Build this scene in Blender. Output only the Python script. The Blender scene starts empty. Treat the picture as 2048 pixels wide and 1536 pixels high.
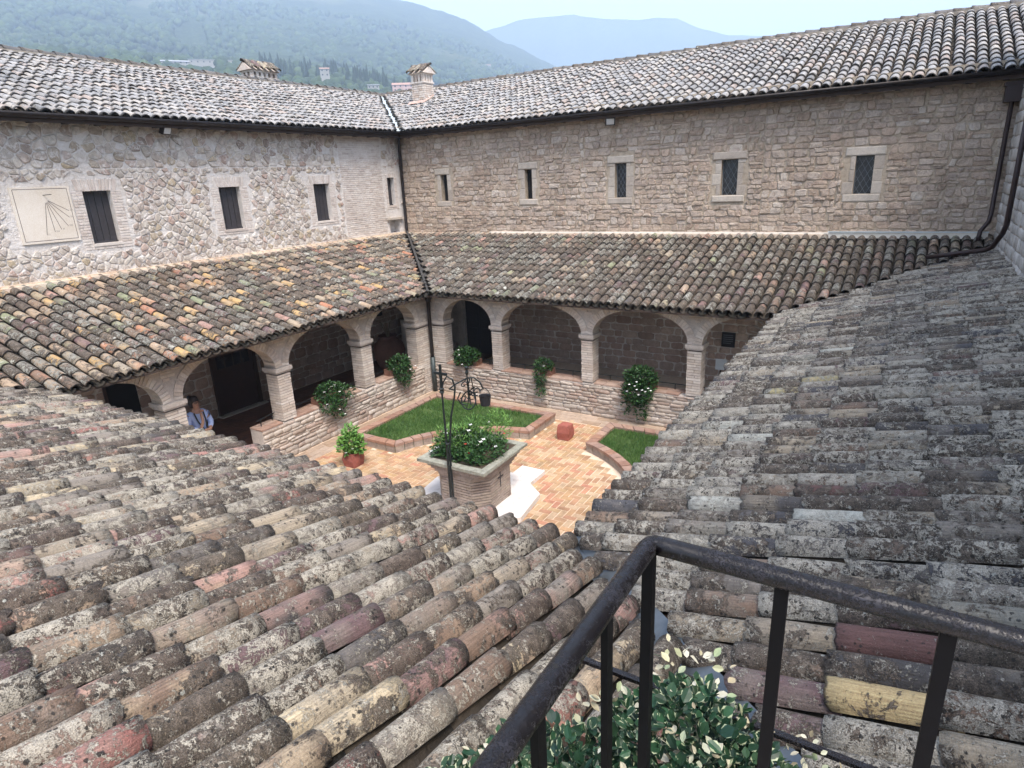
import bpy, math, random
import numpy as np
from mathutils import Vector, Matrix, noise
from mathutils.bvhtree import BVHTree
rng = random.Random(7)
R = math.radians
S = bpy.context.scene
COL = S.collection

# ------------------------------------------------------------------ camera, world, sun, exposure
CAM = Vector((14.841, -17.066, 5.577))
YAW, PITCH, ROLL, FPX = R(32.37), R(17.967), R(-2.652), 1256.6
cf = Vector((-math.sin(YAW)*math.cos(PITCH), math.cos(YAW)*math.cos(PITCH), -math.sin(PITCH)))
cr0 = Vector((math.cos(YAW), math.sin(YAW), 0)); cu0 = cr0.cross(cf)
cr = cr0*math.cos(ROLL) + cu0*math.sin(ROLL); cu = -cr0*math.sin(ROLL) + cu0*math.cos(ROLL)
cam_data = bpy.data.cameras.new('camera'); cam = bpy.data.objects.new('camera', cam_data); COL.objects.link(cam)
M = Matrix((cr, cu, -cf)).transposed().to_4x4(); M.translation = CAM; cam.matrix_world = M
cam_data.sensor_fit = 'HORIZONTAL'; cam_data.sensor_width = 36; cam_data.lens = 36*FPX/2048
cam_data.clip_start = 0.05; cam_data.clip_end = 30000
S.camera = cam

SUN_EL, SUN_AZ = 60, 128      # azimuth clockwise from +Y
w = bpy.data.worlds.new('World'); S.world = w; w.use_nodes = True
wn = w.node_tree.nodes; wl = w.node_tree.links
bg = wn['Background']; sky = wn.new('ShaderNodeTexSky'); sky.sky_type = 'NISHITA'; sky.sun_disc = False
sky.sun_elevation = R(SUN_EL); sky.sun_rotation = R(SUN_AZ); sky.altitude = 300
sky.air_density = 1.0; sky.dust_density = 3.5; sky.ozone_density = 1.0
mx = wn.new('ShaderNodeMix'); mx.data_type = 'RGBA'; mx.inputs[0].default_value = .5; mx.inputs[7].default_value = (2.5, 2.4, 2.38, 1)   # thin even cloud
wl.new(sky.outputs[0], mx.inputs[6]); wl.new(mx.outputs[2], bg.inputs[0]); bg.inputs[1].default_value = 0.118
sl = bpy.data.lights.new('sun', 'SUN'); sun = bpy.data.objects.new('sun', sl); COL.objects.link(sun)
sl.energy = 1.5; sl.angle = R(24); sl.color = (1.0, 0.92, 0.85)
sd = Vector((math.sin(R(SUN_AZ))*math.cos(R(SUN_EL)), math.cos(R(SUN_AZ))*math.cos(R(SUN_EL)), math.sin(R(SUN_EL))))
sun.rotation_euler = (-sd).to_track_quat('-Z', 'Y').to_euler()
S.view_settings.view_transform = 'Standard'; S.view_settings.look = 'None'
S.view_settings.exposure = 2.2; S.view_settings.gamma = 1
S.render.engine = 'CYCLES'
try:
    S.cycles.use_denoising = True; S.cycles.denoiser = 'OPENIMAGEDENOISE'
except Exception: pass
S.cycles.max_bounces = 6; S.cycles.diffuse_bounces = 4; S.cycles.glossy_bounces = 2
S.cycles.volume_bounces = 3; S.cycles.transmission_bounces = 3; S.cycles.transparent_max_bounces = 6

# ------------------------------------------------------------------ sizes of the cloister (metres)
W = 4.24; T = 0.274; ZE = 2.805; EX = 12.854; SY = -13.147; XE = 16.38
ZB = 3.97; ZG = 7.2; OV = 0.39; TU = 0.35; RU = 5.6

# ------------------------------------------------------------------ helpers
WL = {}
def link(o, parent=None, loc=(0, 0, 0)):
    COL.objects.link(o); loc = Vector(loc); WL[o.name] = loc
    if parent is not None:
        o.parent = parent; o.location = loc - WL[parent.name]
    else: o.location = loc
    return o
def thing(name, label, cat, loc=(0, 0, 0), group=None):
    o = bpy.data.objects.new(name, None); o.empty_display_size = .2
    link(o, None, loc); return tag(o, label, cat, group)
def tag(o, label=None, cat=None, group=None, kind=None):
    if label: o['label'] = label
    if cat: o['category'] = cat
    if group: o['group'] = group
    if kind: o['kind'] = kind
    return o
def mkmesh(name, v, f, mat=None, smooth=False, rnd=None, uv=None):
    me = bpy.data.meshes.new(name)
    me.from_pydata([tuple(p) for p in v], [], f)
    if smooth: me.polygons.foreach_set('use_smooth', [True]*len(me.polygons))
    if rnd is not None:
        a = me.attributes.new('rnd', 'FLOAT', 'FACE')
        a.data.foreach_set('value', rnd if hasattr(rnd, '__len__') else [rnd]*len(me.polygons))
    if uv is not None:
        l = me.uv_layers.new(name='uv'); vi = np.empty(len(me.loops), dtype=np.int32); me.loops.foreach_get('vertex_index', vi)
        l.data.foreach_set('uv', np.asarray(uv, dtype=np.float32)[vi].ravel())
    if mat: me.materials.append(mat)
    return me
def obj(name, v, f, mat, parent=None, loc=None, smooth=False, rnd=0.5, uv=None, kind=None):
    """v in world coordinates; origin at loc (default: the middle of the shape)."""
    v = np.asarray(v, dtype=float)
    if loc is None: loc = tuple((v.min(0)+v.max(0))/2)
    me = mkmesh(name, v-np.asarray(loc, dtype=float), f, mat, smooth, rnd, uv)
    o = bpy.data.objects.new(name, me); link(o, parent, loc)
    if kind: o['kind'] = kind
    return o
class MB:
    def __init__(s): s.v = []; s.f = []; s.r = []
    def add(s, v, f, r=None):
        b = len(s.v); s.v += [tuple(p) for p in v]; s.f += [tuple(i+b for i in q) for q in f]
        s.r += [rng.random() if r is None else r]*len(f); return s
    def box(s, a, b, r=None):
        v, f = boxvf(a, b); return s.add(v, f, r)
    def tube(s, pts, rad, n=8, caps=True, r=None):
        v, f = tubevf(pts, rad, n, caps); return s.add(v, f, r)
    def make(s, name, mat, parent=None, loc=None, smooth=False, kind=None):
        return obj(name, s.v, s.f, mat, parent, loc, smooth, s.r, None, kind)
def boxvf(a, b):
    x0, y0, z0 = a; x1, y1, z1 = b
    v = [(x0,y0,z0),(x1,y0,z0),(x1,y1,z0),(x0,y1,z0),(x0,y0,z1),(x1,y0,z1),(x1,y1,z1),(x0,y1,z1)]
    return v, [(3,2,1,0),(4,5,6,7),(0,1,5,4),(1,2,6,5),(2,3,7,6),(3,0,4,7)]
def tubevf(pts, rad, n=8, caps=True):
    pts = [Vector(p) for p in pts]; k = len(pts)
    if not hasattr(rad, '__len__'): rad = [rad]*k
    v = []; f = []; up = None
    for i, p in enumerate(pts):
        d = (pts[min(i+1, k-1)]-pts[max(i-1, 0)]).normalized()
        if up is None:
            up = Vector((0,0,1)) if abs(d.z) < .9 else Vector((1,0,0))
        a = d.cross(up).normalized(); up = a.cross(d).normalized()
        for j in range(n):
            t = 2*math.pi*(j+.5)/n
            v.append(tuple(p + (a*math.cos(t)+up*math.sin(t))*rad[i]))
    for i in range(k-1):
        for j in range(n):
            j2 = (j+1) % n
            f.append((i*n+j, i*n+j2, (i+1)*n+j2, (i+1)*n+j))
    if caps: f.append(tuple(range(n-1, -1, -1))); f.append(tuple((k-1)*n+j for j in range(n)))
    return v, f
def lathe(profile, n=20, c=(0,0,0)):
    v = []; f = []
    for r_, z in profile:
        for j in range(n):
            t = 2*math.pi*j/n; v.append((c[0]+r_*math.cos(t), c[1]+r_*math.sin(t), c[2]+z))
    for i in range(len(profile)-1):
        for j in range(n): f.append((i*n+j, i*n+(j+1)%n, (i+1)*n+(j+1)%n, (i+1)*n+j))
    return v, f
def prism(poly, z0, z1):
    n = len(poly); v = [(x,y,z0) for x,y in poly]+[(x,y,z1) for x,y in poly]
    return v, [tuple(range(n-1,-1,-1)), tuple(range(n, 2*n))]+[(i,(i+1)%n,n+(i+1)%n,n+i) for i in range(n)]
class Frame:
    def __init__(s, o, u, v, n): s.o, s.u, s.v, s.n = map(Vector, (o, u, v, n))
    def p(s, u, v, d=0): return tuple(s.o + s.u*u + s.v*v + s.n*d)
    def box(s, u0, u1, v0, v1, d0, d1):
        v = [s.p(*q) for q in ((u0,v0,d0),(u1,v0,d0),(u1,v0,d1),(u0,v0,d1),(u0,v1,d0),(u1,v1,d0),(u1,v1,d1),(u0,v1,d1))]
        return v, [(0,1,2,3),(4,7,6,5),(0,4,5,1),(1,5,6,2),(2,6,7,3),(3,7,4,0)]

# occluders used only to rank which pieces show largest in the photograph
def _occ():
    v = []; f = []
    def q(*p):
        b = len(v); v.extend(p); f.append((b, b+1, b+2, b+3))
    q((0,0,ZB-.1),(XE,0,ZB-.1),(EX,-W,ZE-.1),(W,-W,ZE-.1)); q((0,0,ZB-.1),(W,-W,ZE-.1),(W,SY,ZE-.1),(0,SY-W,ZB-.1))
    q((0,SY-W,ZB-.1),(W,SY,ZE-.1),(EX,SY,ZE-.1),(XE+.7,SY-W,ZB-.1)); q((EX,-W,ZE-.1),(XE+.5,0,ZB-.1),(XE+.7,SY-W,ZB-.1),(EX,SY,ZE-.1))
    q((0,.1,ZB),(XE,.1,ZB),(XE,.1,ZG),(0,.1,ZG)); q((-.1,0,ZB),(-.1,-18,ZB),(-.1,-18,ZG),(-.1,0,ZG))
    return BVHTree.FromPolygons(v, f)
OCC = _occ()
def seen(p, size):
    d = Vector(p)-CAM; z = d.dot(cf)
    if z < .1: return 0
    x = FPX*d.dot(cr)/z; y = FPX*d.dot(cu)/z
    if abs(x) > 1060 or abs(y) > 800: return 0
    L = d.length; h = OCC.ray_cast(CAM, d/L, L-.3)
    if h[0] is not None: return .01*size*FPX/z
    return size*FPX/z
def emit(parent, name, items, mat, limit=298, rest=None, smooth=False, minpx=4):
    """items: (verts, faces, size, rnd). The largest seen become parts, the others one joined part."""
    sc = []
    for i, it in enumerate(items):
        v = np.asarray(it[0], dtype=float); c = (v.min(0)+v.max(0))/2
        sc.append((seen(c, it[2]), i, v, c))
    sc.sort(key=lambda t: -t[0])
    mb_v = []; mb_f = []; mb_r = []; b = 0; k = 0; mb_uv = []
    for s_, i, v, c in sc:
        it = items[i]
        if k < limit and s_ >= minpx:
            me = mkmesh(name, v-c, it[1], mat, smooth, it[3], it[4] if len(it) > 4 else None)
            link(bpy.data.objects.new(name, me), parent, c); k += 1
        else:
            mb_v.append(v); mb_f += [tuple(j+b for j in q) for q in it[1]]; mb_r += [it[3]]*len(it[1]); b += len(v)
            if len(it) > 4: mb_uv.append(np.asarray(it[4]))
    if mb_v:
        V = np.vstack(mb_v)
        obj(rest or name+'s', V, mb_f, mat, parent, None, smooth, mb_r, np.vstack(mb_uv) if mb_uv else None, 'stuff')

# ------------------------------------------------------------------ materials
class NT:
    def __init__(s, name):
        s.m = bpy.data.materials.new(name); s.m.use_nodes = True; s.t = s.m.node_tree
        s.b = s.t.nodes['Principled BSDF']
    def n(s, ty, ins=None, out=0, **props):
        nd = s.t.nodes.new('ShaderNode'+ty)
        for k, v in props.items(): setattr(nd, k, v)
        for k, v in (ins or {}).items():
            if isinstance(v, bpy.types.NodeSocket): s.t.links.new(v, nd.inputs[k])
            else: nd.inputs[k].default_value = v
        return nd.outputs[out]
    def math(s, op, a, b=0.0, c=None, clamp=False):
        ins = {0: a, 1: b}
        if c is not None: ins[2] = c
        return s.n('Math', ins, operation=op, use_clamp=clamp)
    def mix(s, fac, a, b, mode='MIX'):
        nd = s.t.nodes.new('ShaderNodeMix'); nd.data_type = 'RGBA'; nd.blend_type = mode
        for i, v in ((0, fac), (6, a), (7, b)):
            if isinstance(v, bpy.types.NodeSocket): s.t.links.new(v, nd.inputs[i])
            else: nd.inputs[i].default_value = (*v, 1) if hasattr(v, '__len__') and len(v) == 3 else v
        return nd.outputs[2]
    def ramp(s, fac, stops, interp='LINEAR'):
        nd = s.t.nodes.new('ShaderNodeValToRGB'); cr_ = nd.color_ramp; cr_.interpolation = interp
        while len(cr_.elements) < len(stops): cr_.elements.new(.5)
        for e, (p, c) in zip(cr_.elements, stops):
            e.position = p; e.color = (*c, 1) if hasattr(c, '__len__') else (c, c, c, 1)
        s.t.links.new(fac, nd.inputs[0]); return nd.outputs[0]
    def noise(s, vec, scale, detail=4, rough=.55, dist=0.0):
        return s.n('TexNoise', {'Vector': vec, 'Scale': scale, 'Detail': detail, 'Roughness': rough, 'Distortion': dist})
    def step(s, x, lo, hi):
        return s.n('MapRange', {0: x, 1: lo, 2: hi, 3: 0.0, 4: 1.0}, interpolation_type='SMOOTHSTEP')
    def rnd(s):
        a = s.n('Attribute', out=2, attribute_name='rnd'); o = s.n('ObjectInfo', out=5)
        return s.math('FRACT', s.math('ADD', a, o))
    def fin(s, col, rough=.8, bump=None, strength=.6, dist=.01, spec=.4, metal=0.0):
        def put(k, v):
            if isinstance(v, bpy.types.NodeSocket): s.t.links.new(v, s.b.inputs[k])
            else: s.b.inputs[k].default_value = (*v, 1) if hasattr(v, '__len__') and len(v) == 3 else v
        put('Base Color', col); put('Roughness', rough); put('Specular IOR Level', spec); put('Metallic', metal)
        if bump is not None:
            bn = s.n('Bump', {'Height': bump, 'Strength': strength, 'Distance': dist}); s.t.links.new(bn, s.b.inputs['Normal'])
        return s.m
def even(cols):
    return [(i/len(cols), c) for i, c in enumerate(cols)]

def tile_mat(name, palette, dark=.5, pale=.5, spots=.5, rough=.6, crust=(.055,.045,.036), palec=(.42,.42,.37), white=.70, fine=1.0, lip=.018):
    t = NT(name); r = t.rnd(); pos = t.n('NewGeometry', out=0)
    wn1 = t.n('TexWhiteNoise', {'W': t.math('MULTIPLY', r, 91.7)}, noise_dimensions='1D')
    wn2 = t.n('TexWhiteNoise', {'W': t.math('MULTIPLY', r, 37.3)}, noise_dimensions='1D')
    off = t.n('CombineXYZ', {0: t.math('MULTIPLY', r, 31.0), 1: t.math('MULTIPLY', wn1, 17.0), 2: 0.0})
    p = t.n('VectorMath', {0: pos, 1: off}, operation='ADD')
    uv = t.n('UVMap', uv_map='uv')
    st_v = t.n('VectorMath', {0: t.n('VectorMath', {0: uv, 1: (4, 110, 1)}, operation='MULTIPLY'), 1: off}, operation='ADD')
    stri = t.noise(st_v, 1.0, 3, .6)
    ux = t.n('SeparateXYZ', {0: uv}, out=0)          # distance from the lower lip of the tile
    big = t.noise(p, 6.5, 8, .72, .5); mid = t.noise(p, 17.0, 7, .74, .6); fin = t.noise(p, 95.0, 4, .7); salt = t.noise(p, 190.0, 3, .6)
    wn3 = t.n('TexWhiteNoise', {'W': t.math('MULTIPLY', r, 153.1)}, noise_dimensions='1D')
    base = t.ramp(r, even(palette), 'CONSTANT')
    base = t.mix(t.math('MULTIPLY', t.step(t.noise(p, 4.0, 3), .42, .62), .5), base, t.ramp(wn2, even(palette[::-1]), 'CONSTANT'))
    base = t.mix(.6, base, t.ramp(stri, [(.3, .22), (.5, .5), (.72, .78)]), 'OVERLAY')
    base = t.mix(.45, base, t.ramp(fin, [(.32, .25), (.5, .5), (.68, .74)]), 'OVERLAY')
    # dark crust: broad contiguous patches with ragged edges, more of it towards the exposed lower end
    cov = t.math('ADD', t.math('MULTIPLY_ADD', wn1, .24, dark-.79-.27), t.math('MULTIPLY_ADD', ux, -.22, .05))
    dk = t.math('ADD', t.math('ADD', t.math('ADD', t.math('MULTIPLY', big, .95), t.math('MULTIPLY', mid, .45)), t.math('MULTIPLY', fin, .20)), cov)
    dm = t.step(dk, .50, .535)
    tone = t.ramp(t.math('ADD', t.math('MULTIPLY', mid, .55), t.math('MULTIPLY', salt, .45)), [(.36, tuple(c*.45 for c in crust)), (.46, crust), (.54, tuple(min(1, c*2.3) for c in crust)), (.62, tuple(min(1, c*4.2) for c in crust))])
    col = t.mix(t.math('MULTIPLY', dm, .95), base, tone)
    # pale grey-green lichen growing over crust and clay
    pl = t.math('ADD', t.math('ADD', t.math('MULTIPLY', t.noise(t.n('VectorMath', {0: p, 1: (5, 9, 2)}, operation='ADD'), 17.0, 8, .80, .8), 1.05), t.math('MULTIPLY', fin, .35)), t.math('MULTIPLY_ADD', wn2, .16, pale-.62-.20))
    pm = t.step(pl, .50, .53)
    plc = t.ramp(t.math('ADD', t.math('MULTIPLY', mid, .4), t.math('MULTIPLY', salt, .6)), [(.38, tuple(c*.35 for c in palec)), (.48, tuple(c*.72 for c in palec)), (.56, palec), (.66, tuple(min(1, c*1.25) for c in palec))])
    col = t.mix(t.math('MULTIPLY', pm, .9), col, plc)
    # ragged black blotches in colonies
    v2 = t.n('TexVoronoi', {'Vector': p, 'Scale': 38.0}); v2c = t.n('SeparateColor', {0: t.n('TexVoronoi', {'Vector': p, 'Scale': 38.0}, out=1)})
    dd = t.math('ADD', v2, t.math('MULTIPLY', t.math('ADD', fin, mid), .45))
    col = t.mix(t.math('MULTIPLY', t.math('MULTIPLY', t.math('LESS_THAN', dd, t.math('MULTIPLY_ADD', v2c, .40, .42)), t.step(big, .50-.03*spots, .54-.03*spots)), .85), col, (.022, .021, .02))
    # small pale rosettes
    v1 = t.n('TexVoronoi', {'Vector': t.n('VectorMath', {0: p, 1: (3.3, 1.7, .4)}, operation='ADD'), 'Scale': 21.0})
    ros = t.math('MULTIPLY', t.step(t.math('ADD', v1, t.math('MULTIPLY', mid, .5)), .46, .42), t.step(big, .55, .59))
    col = t.mix(t.math('MULTIPLY', ros, .75), col, (.46, .47, .42))
    wp = t.step(t.math('ADD', t.noise(p, 4.5, 5, .65, .5), t.math('MULTIPLY', fin, .10)), white, white+.015)
    col = t.mix(wp, col, t.ramp(salt, [(.35, (.29,.29,.25)), (.5, (.52,.52,.46))]))
    col = t.mix(t.math('MULTIPLY', t.step(t.math('ADD', ux, t.math('MULTIPLY', mid, .03)), lip+.012, lip), .85), col, (.022,.02,.019))  # shadow at the tile's lower end painted near-black into the colour, with dirt
    h = t.math('ADD', t.math('MULTIPLY', fin, .5), t.math('ADD', t.math('MULTIPLY', pm, .45), t.math('ADD', t.math('MULTIPLY', mid, .8), t.math('MULTIPLY', dm, .35))))
    h = t.math('ADD', t.math('ADD', h, t.math('MULTIPLY', stri, .3)), t.math('MULTIPLY', salt, .35))
    ro = t.math('MULTIPLY_ADD', dm, .15, rough)
    return t.fin(col, ro, h, 1.0, .010, .35)
C_ochre=(.50,.33,.15); C_tan=(.38,.285,.20); C_pink=(.40,.25,.205); C_red=(.32,.145,.12); C_terra=(.42,.20,.12)
C_cream=(.52,.43,.29); C_grey=(.25,.22,.185); C_dark=(.085,.078,.075); C_slate=(.078,.076,.082); C_purp=(.155,.10,.10)
C_brown=(.21,.145,.105); C_sand=(.36,.30,.22); C_green=(.25,.27,.17)
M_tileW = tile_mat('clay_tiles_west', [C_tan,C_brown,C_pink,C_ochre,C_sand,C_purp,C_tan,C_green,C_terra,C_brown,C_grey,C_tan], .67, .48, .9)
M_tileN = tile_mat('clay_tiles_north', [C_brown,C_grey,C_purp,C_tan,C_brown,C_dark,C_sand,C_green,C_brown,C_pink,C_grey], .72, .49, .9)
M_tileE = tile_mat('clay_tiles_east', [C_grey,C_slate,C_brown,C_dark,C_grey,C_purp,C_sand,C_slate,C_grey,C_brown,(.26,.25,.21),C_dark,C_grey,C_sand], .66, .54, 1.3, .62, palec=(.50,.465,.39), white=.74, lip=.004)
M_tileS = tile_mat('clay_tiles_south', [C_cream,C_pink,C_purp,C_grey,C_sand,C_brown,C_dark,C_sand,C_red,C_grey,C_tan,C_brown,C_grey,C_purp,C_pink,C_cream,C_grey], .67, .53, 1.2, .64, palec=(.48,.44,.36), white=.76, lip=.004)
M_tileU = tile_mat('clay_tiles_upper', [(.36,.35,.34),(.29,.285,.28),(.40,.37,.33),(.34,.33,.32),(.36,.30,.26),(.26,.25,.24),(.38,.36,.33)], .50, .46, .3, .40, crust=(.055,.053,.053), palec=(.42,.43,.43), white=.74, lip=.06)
M_ridge = tile_mat('ridge_tiles', [(.13,.12,.115),(.17,.155,.14),(.10,.098,.10)], .6, .4, .4)

def stone_mat(name, palette, var=.35, rough=.85, bs=.012, nscale=9.0, stain=None, smear=None, sm=.5):
    t = NT(name); r = t.rnd(); pos = t.n('NewGeometry', out=0)
    n1 = t.noise(pos, nscale, 6, .65, .3); n2 = t.noise(pos, 60.0, 4, .7); n3 = t.noise(pos, 1.1, 4, .6)
    col = t.ramp(r, even(palette), 'LINEAR')
    col = t.mix(var, col, t.ramp(n1, [(.28,.22),(.5,.5),(.75,.8)]), 'OVERLAY')
    col = t.mix(.35, col, t.ramp(n2, [(.3,.25),(.5,.5),(.7,.75)]), 'OVERLAY')
    col = t.mix(.4, col, t.ramp(n3, [(.35,.35),(.65,.62)]), 'OVERLAY')
    if stain is not None:
        col = t.mix(t.math('MULTIPLY', t.step(n1, .56, .68), .5), col, stain)
    if smear is not None:
        sn = t.math('ADD', t.math('MULTIPLY', t.noise(pos, 5.5, 6, .7, .6), .8), t.math('MULTIPLY', n2, .25))
        col = t.mix(t.math('MULTIPLY', t.step(sn, sm, sm+.06), .9), col, smear)
    h = t.math('ADD', n1, t.math('MULTIPLY', n2, .4))
    return t.fin(col, rough, h, .9, bs, .25)
M_pan = stone_mat('channel_tile_shade_dirt', [(.05,.042,.032),(.08,.065,.05),(.035,.032,.026)], .5, .9, .01, 20)  # channel dirt, darkened further: shade between tile rows is put into the colour
M_stW = stone_mat('rubble_stone_west', [(.38,.32,.27),(.50,.44,.38),(.31,.25,.21),(.53,.47,.42),(.40,.29,.24),(.55,.50,.44),(.35,.30,.25),(.45,.37,.26),(.48,.43,.38),(.56,.51,.45)], .6, bs=.035, smear=(.64,.60,.56), sm=.54)
M_moW = stone_mat('white_mortar_west', [(.61,.57,.53),(.66,.62,.58)], .4, .9, .05, 11)
M_brW = stone_mat('pale_brick_west', [(.56,.50,.45),(.61,.56,.51),(.48,.41,.36),(.59,.53,.48)], .3)
M_stN = stone_mat('coursed_stone_north', [(.43,.34,.265),(.50,.41,.33),(.37,.285,.22),(.54,.45,.37),(.46,.35,.275),(.55,.48,.41),(.43,.35,.29)], .65, bs=.05, stain=(.20,.145,.115), smear=(.50,.43,.34), sm=.645)
M_moN = stone_mat('lime_mortar_north', [(.20,.16,.125),(.40,.335,.26)], .5, .9, .014, 12)
M_dress = stone_mat('dressed_window_stone', [(.42,.37,.31),(.48,.43,.37),(.38,.33,.28)], .3, .8, .006, 14)
M_back = stone_mat('arcade_back_wall_stone', [(.38,.26,.20),(.45,.32,.25),(.32,.22,.175),(.50,.38,.30),(.40,.30,.24)], .35)
M_moB = stone_mat('arcade_back_wall_mortar', [(.56,.49,.42),(.60,.53,.46)], .3, .9, .008, 12)
M_brA = stone_mat('arcade_brick', [(.56,.50,.44),(.62,.56,.50),(.46,.39,.33),(.58,.50,.43),(.50,.44,.39)], .35)
M_moA = stone_mat('arcade_mortar', [(.42,.375,.335),(.46,.41,.37)], .3, .9, .008, 12)
M_joA = stone_mat('pier_joint', [(.26,.22,.19),(.30,.26,.22)], .3, .9, .008, 12)
M_par = stone_mat('parapet_stone', [(.43,.37,.31),(.48,.43,.37),(.37,.30,.25),(.40,.30,.245),(.52,.47,.41),(.33,.26,.21),(.46,.40,.34)], .45)
M_cope = stone_mat('parapet_top_brick', [(.36,.24,.18),(.42,.31,.25),(.33,.215,.165)], .35)
M_pave = stone_mat('terracotta_paver', [(.42,.25,.13),(.46,.30,.17),(.38,.22,.13),(.44,.29,.15),(.50,.36,.22),(.36,.25,.14),(.44,.21,.135),(.43,.28,.16),(.47,.34,.22)], .6, .5, .004, 3.5, stain=(.20,.14,.085))
M_joint = stone_mat('paving_joint', [(.64,.50,.37),(.68,.55,.42)], .3, .8, .003)
M_bedb = stone_mat('bed_brick', [(.33,.19,.13),(.27,.16,.12),(.38,.25,.19),(.30,.20,.16)], .35)
M_trav = stone_mat('travertine', [(.62,.58,.54),(.68,.64,.60)], .35, .6, .004, 5, stain=(.40,.33,.27))
M_well = stone_mat('well_brick', [(.30,.245,.20),(.36,.30,.25),(.25,.20,.17),(.34,.28,.24)], .4)
M_slab = stone_mat('lichened_slab', [(.24,.24,.20),(.34,.34,.28)], .8, .85, .01, 8, stain=(.12,.12,.10))
M_redst = stone_mat('red_stone', [(.35,.115,.085),(.30,.10,.08)], .4, .7, .02, 6)
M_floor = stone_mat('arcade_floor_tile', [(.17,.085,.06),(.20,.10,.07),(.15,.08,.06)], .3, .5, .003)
M_cement = stone_mat('flashing_cement', [(.58,.47,.35),(.62,.51,.40)], .3, .8, .006)
M_white = stone_mat('painted_ledge', [(.70,.66,.58),(.74,.70,.64)], .15, .6, .003)
M_plaster = stone_mat('sundial_plaster', [(.64,.58,.50),(.64,.58,.50)], .12, .85, .002, 3)
M_soil = stone_mat('soil', [(.06,.045,.03),(.09,.07,.05)], .4)
M_chim = stone_mat('chimney_brick', [(.58,.50,.43),(.66,.60,.54),(.50,.40,.33),(.62,.54,.47)], .3)
M_grass0 = stone_mat('lawn_soil', [(.05,.085,.022),(.06,.10,.028)], .4, .9, .01)

def plain(name, col, rough=.6, metal=0.0, var=.25, scale=12.0, bump=.0, spec=.5):
    t = NT(name); pos = t.n('NewGeometry', out=0); n1 = t.noise(pos, scale, 5, .65)
    c = t.mix(var, col, t.ramp(n1, [(.3,.25),(.5,.5),(.7,.75)]), 'OVERLAY')
    return t.fin(c, t.math('MULTIPLY_ADD', n1, .25, rough-.12), n1 if bump else None, .6, bump or .001, spec, metal)
M_gut = plain('gutter_brown_metal', (.016,.012,.012), .45, .3, .3)
M_pipe = plain('downpipe_brown', (.03,.018,.018), .4, .2, .3)
M_pipeg = plain('downpipe_green', (.045,.06,.062), .5, .3, .5)
M_lead = plain('valley_metal', (.13,.15,.165), .35, .5, .5, 6)
M_leadd = plain('valley_lead_dark', (.07,.068,.066), .6, .2, .5, 6)
M_leadw = plain('valley_metal_pale', (.60,.66,.68), .35, .4, .3, 6)
M_iron = plain('wrought_iron', (.018,.024,.025), .5, .4, .6, 25, .004)
M_wood = plain('dark_door_wood', (.045,.022,.016), .5, 0, .4, 8, .003)
M_shut = plain('shutter_wood', (.035,.032,.036), .5, 0, .5, 20, .003)
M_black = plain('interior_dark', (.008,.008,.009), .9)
M_ceil = plain('roof_boards', (.045,.03,.023), .8, 0, .4)
M_glass = plain('window_glass', (.02,.022,.026), .25, 0, .3, 5, 0, .5)
M_lat = plain('lattice_lead', (.16,.18,.20), .5, .3)
M_paper = plain('paper', (.55,.56,.55), .7, 0, .1)
M_skin = plain('skin', (.42,.24,.17), .55, 0, .1)
M_hair = plain('hair', (.022,.014,.012), .5, 0, .3, 60)
M_shirt = plain('pale_blue_shirt', (.42,.52,.80), .75, 0, .12, 30, .004)
M_cloth = plain('black_cloth', (.013,.013,.017), .7, 0, .2)
M_lamp = plain('lamp_glass', (.55,.56,.55), .2, 0, .1)
M_terra = stone_mat('terracotta_jar', [(.20,.10,.075),(.24,.13,.09)], .3, .7, .004)
M_line = plain('sundial_line', (.12,.09,.08), .8)
M_trunk = plain('bark', (.10,.075,.055), .9, 0, .5, 20, .01)

def rail_mat():
    t = NT('painted_iron_rail'); pos = t.n('NewGeometry', out=0)
    n = t.noise(pos, 150.0, 6, .75, 1.5); big = t.noise(pos, 14.0, 4, .6)
    chip = t.step(t.math('ADD', t.math('MULTIPLY', n, .7), t.math('MULTIPLY', big, .4)), .57, .62)
    col = t.mix(chip, (.006,.005,.006), (.017,.016,.022))
    col = t.mix(t.step(t.noise(pos, 120.0, 4, .7), .60, .66), col, (.014,.011,.011))
    return t.fin(col, t.math('MULTIPLY_ADD', chip, .16, .22), t.math('ADD', chip, t.math('MULTIPLY', n, .7)), .7, .0015, .45, .0)
M_rail = rail_mat()

def leaf_mat(name, cols, rough=.45, trans=.2, edge=None):
    t = NT(name); r = t.rnd(); pos = t.n('NewGeometry', out=0)
    col = t.ramp(r, even(cols), 'LINEAR')
    if edge is not None:
        uv = t.n('SeparateXYZ', {0: t.n('UVMap', uv_map='uv')}, out=1)
        d = t.math('ADD', t.math('ABSOLUTE', uv), t.math('MULTIPLY', t.noise(pos, 90.0, 2), .5))
        wn1 = t.n('TexWhiteNoise', {'W': t.math('MULTIPLY', r, 53.0)}, noise_dimensions='1D')
        col = t.mix(t.step(t.math('ADD', d, t.math('MULTIPLY', wn1, .30)), 1.06, 1.2), col, edge)
    m = t.fin(col, rough, None, spec=.3)
    return m
M_leafA = leaf_mat('leaf_dark', [(.018,.05,.014),(.03,.08,.02),(.045,.11,.03),(.025,.065,.02)])
M_leafB = leaf_mat('leaf_bright', [(.08,.19,.03),(.12,.25,.05),(.06,.15,.03),(.16,.30,.07)])
M_leafV = leaf_mat('leaf_variegated', [(.006,.021,.011),(.010,.034,.016),(.018,.05,.022),(.035,.075,.034),(.008,.03,.02),(.03,.085,.04)], .42, edge=(.36,.40,.25))
M_leafC = leaf_mat('leaf_cream', [(.42,.40,.24),(.46,.43,.30),(.36,.30,.20),(.26,.32,.18),(.48,.46,.36)], .5)
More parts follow.
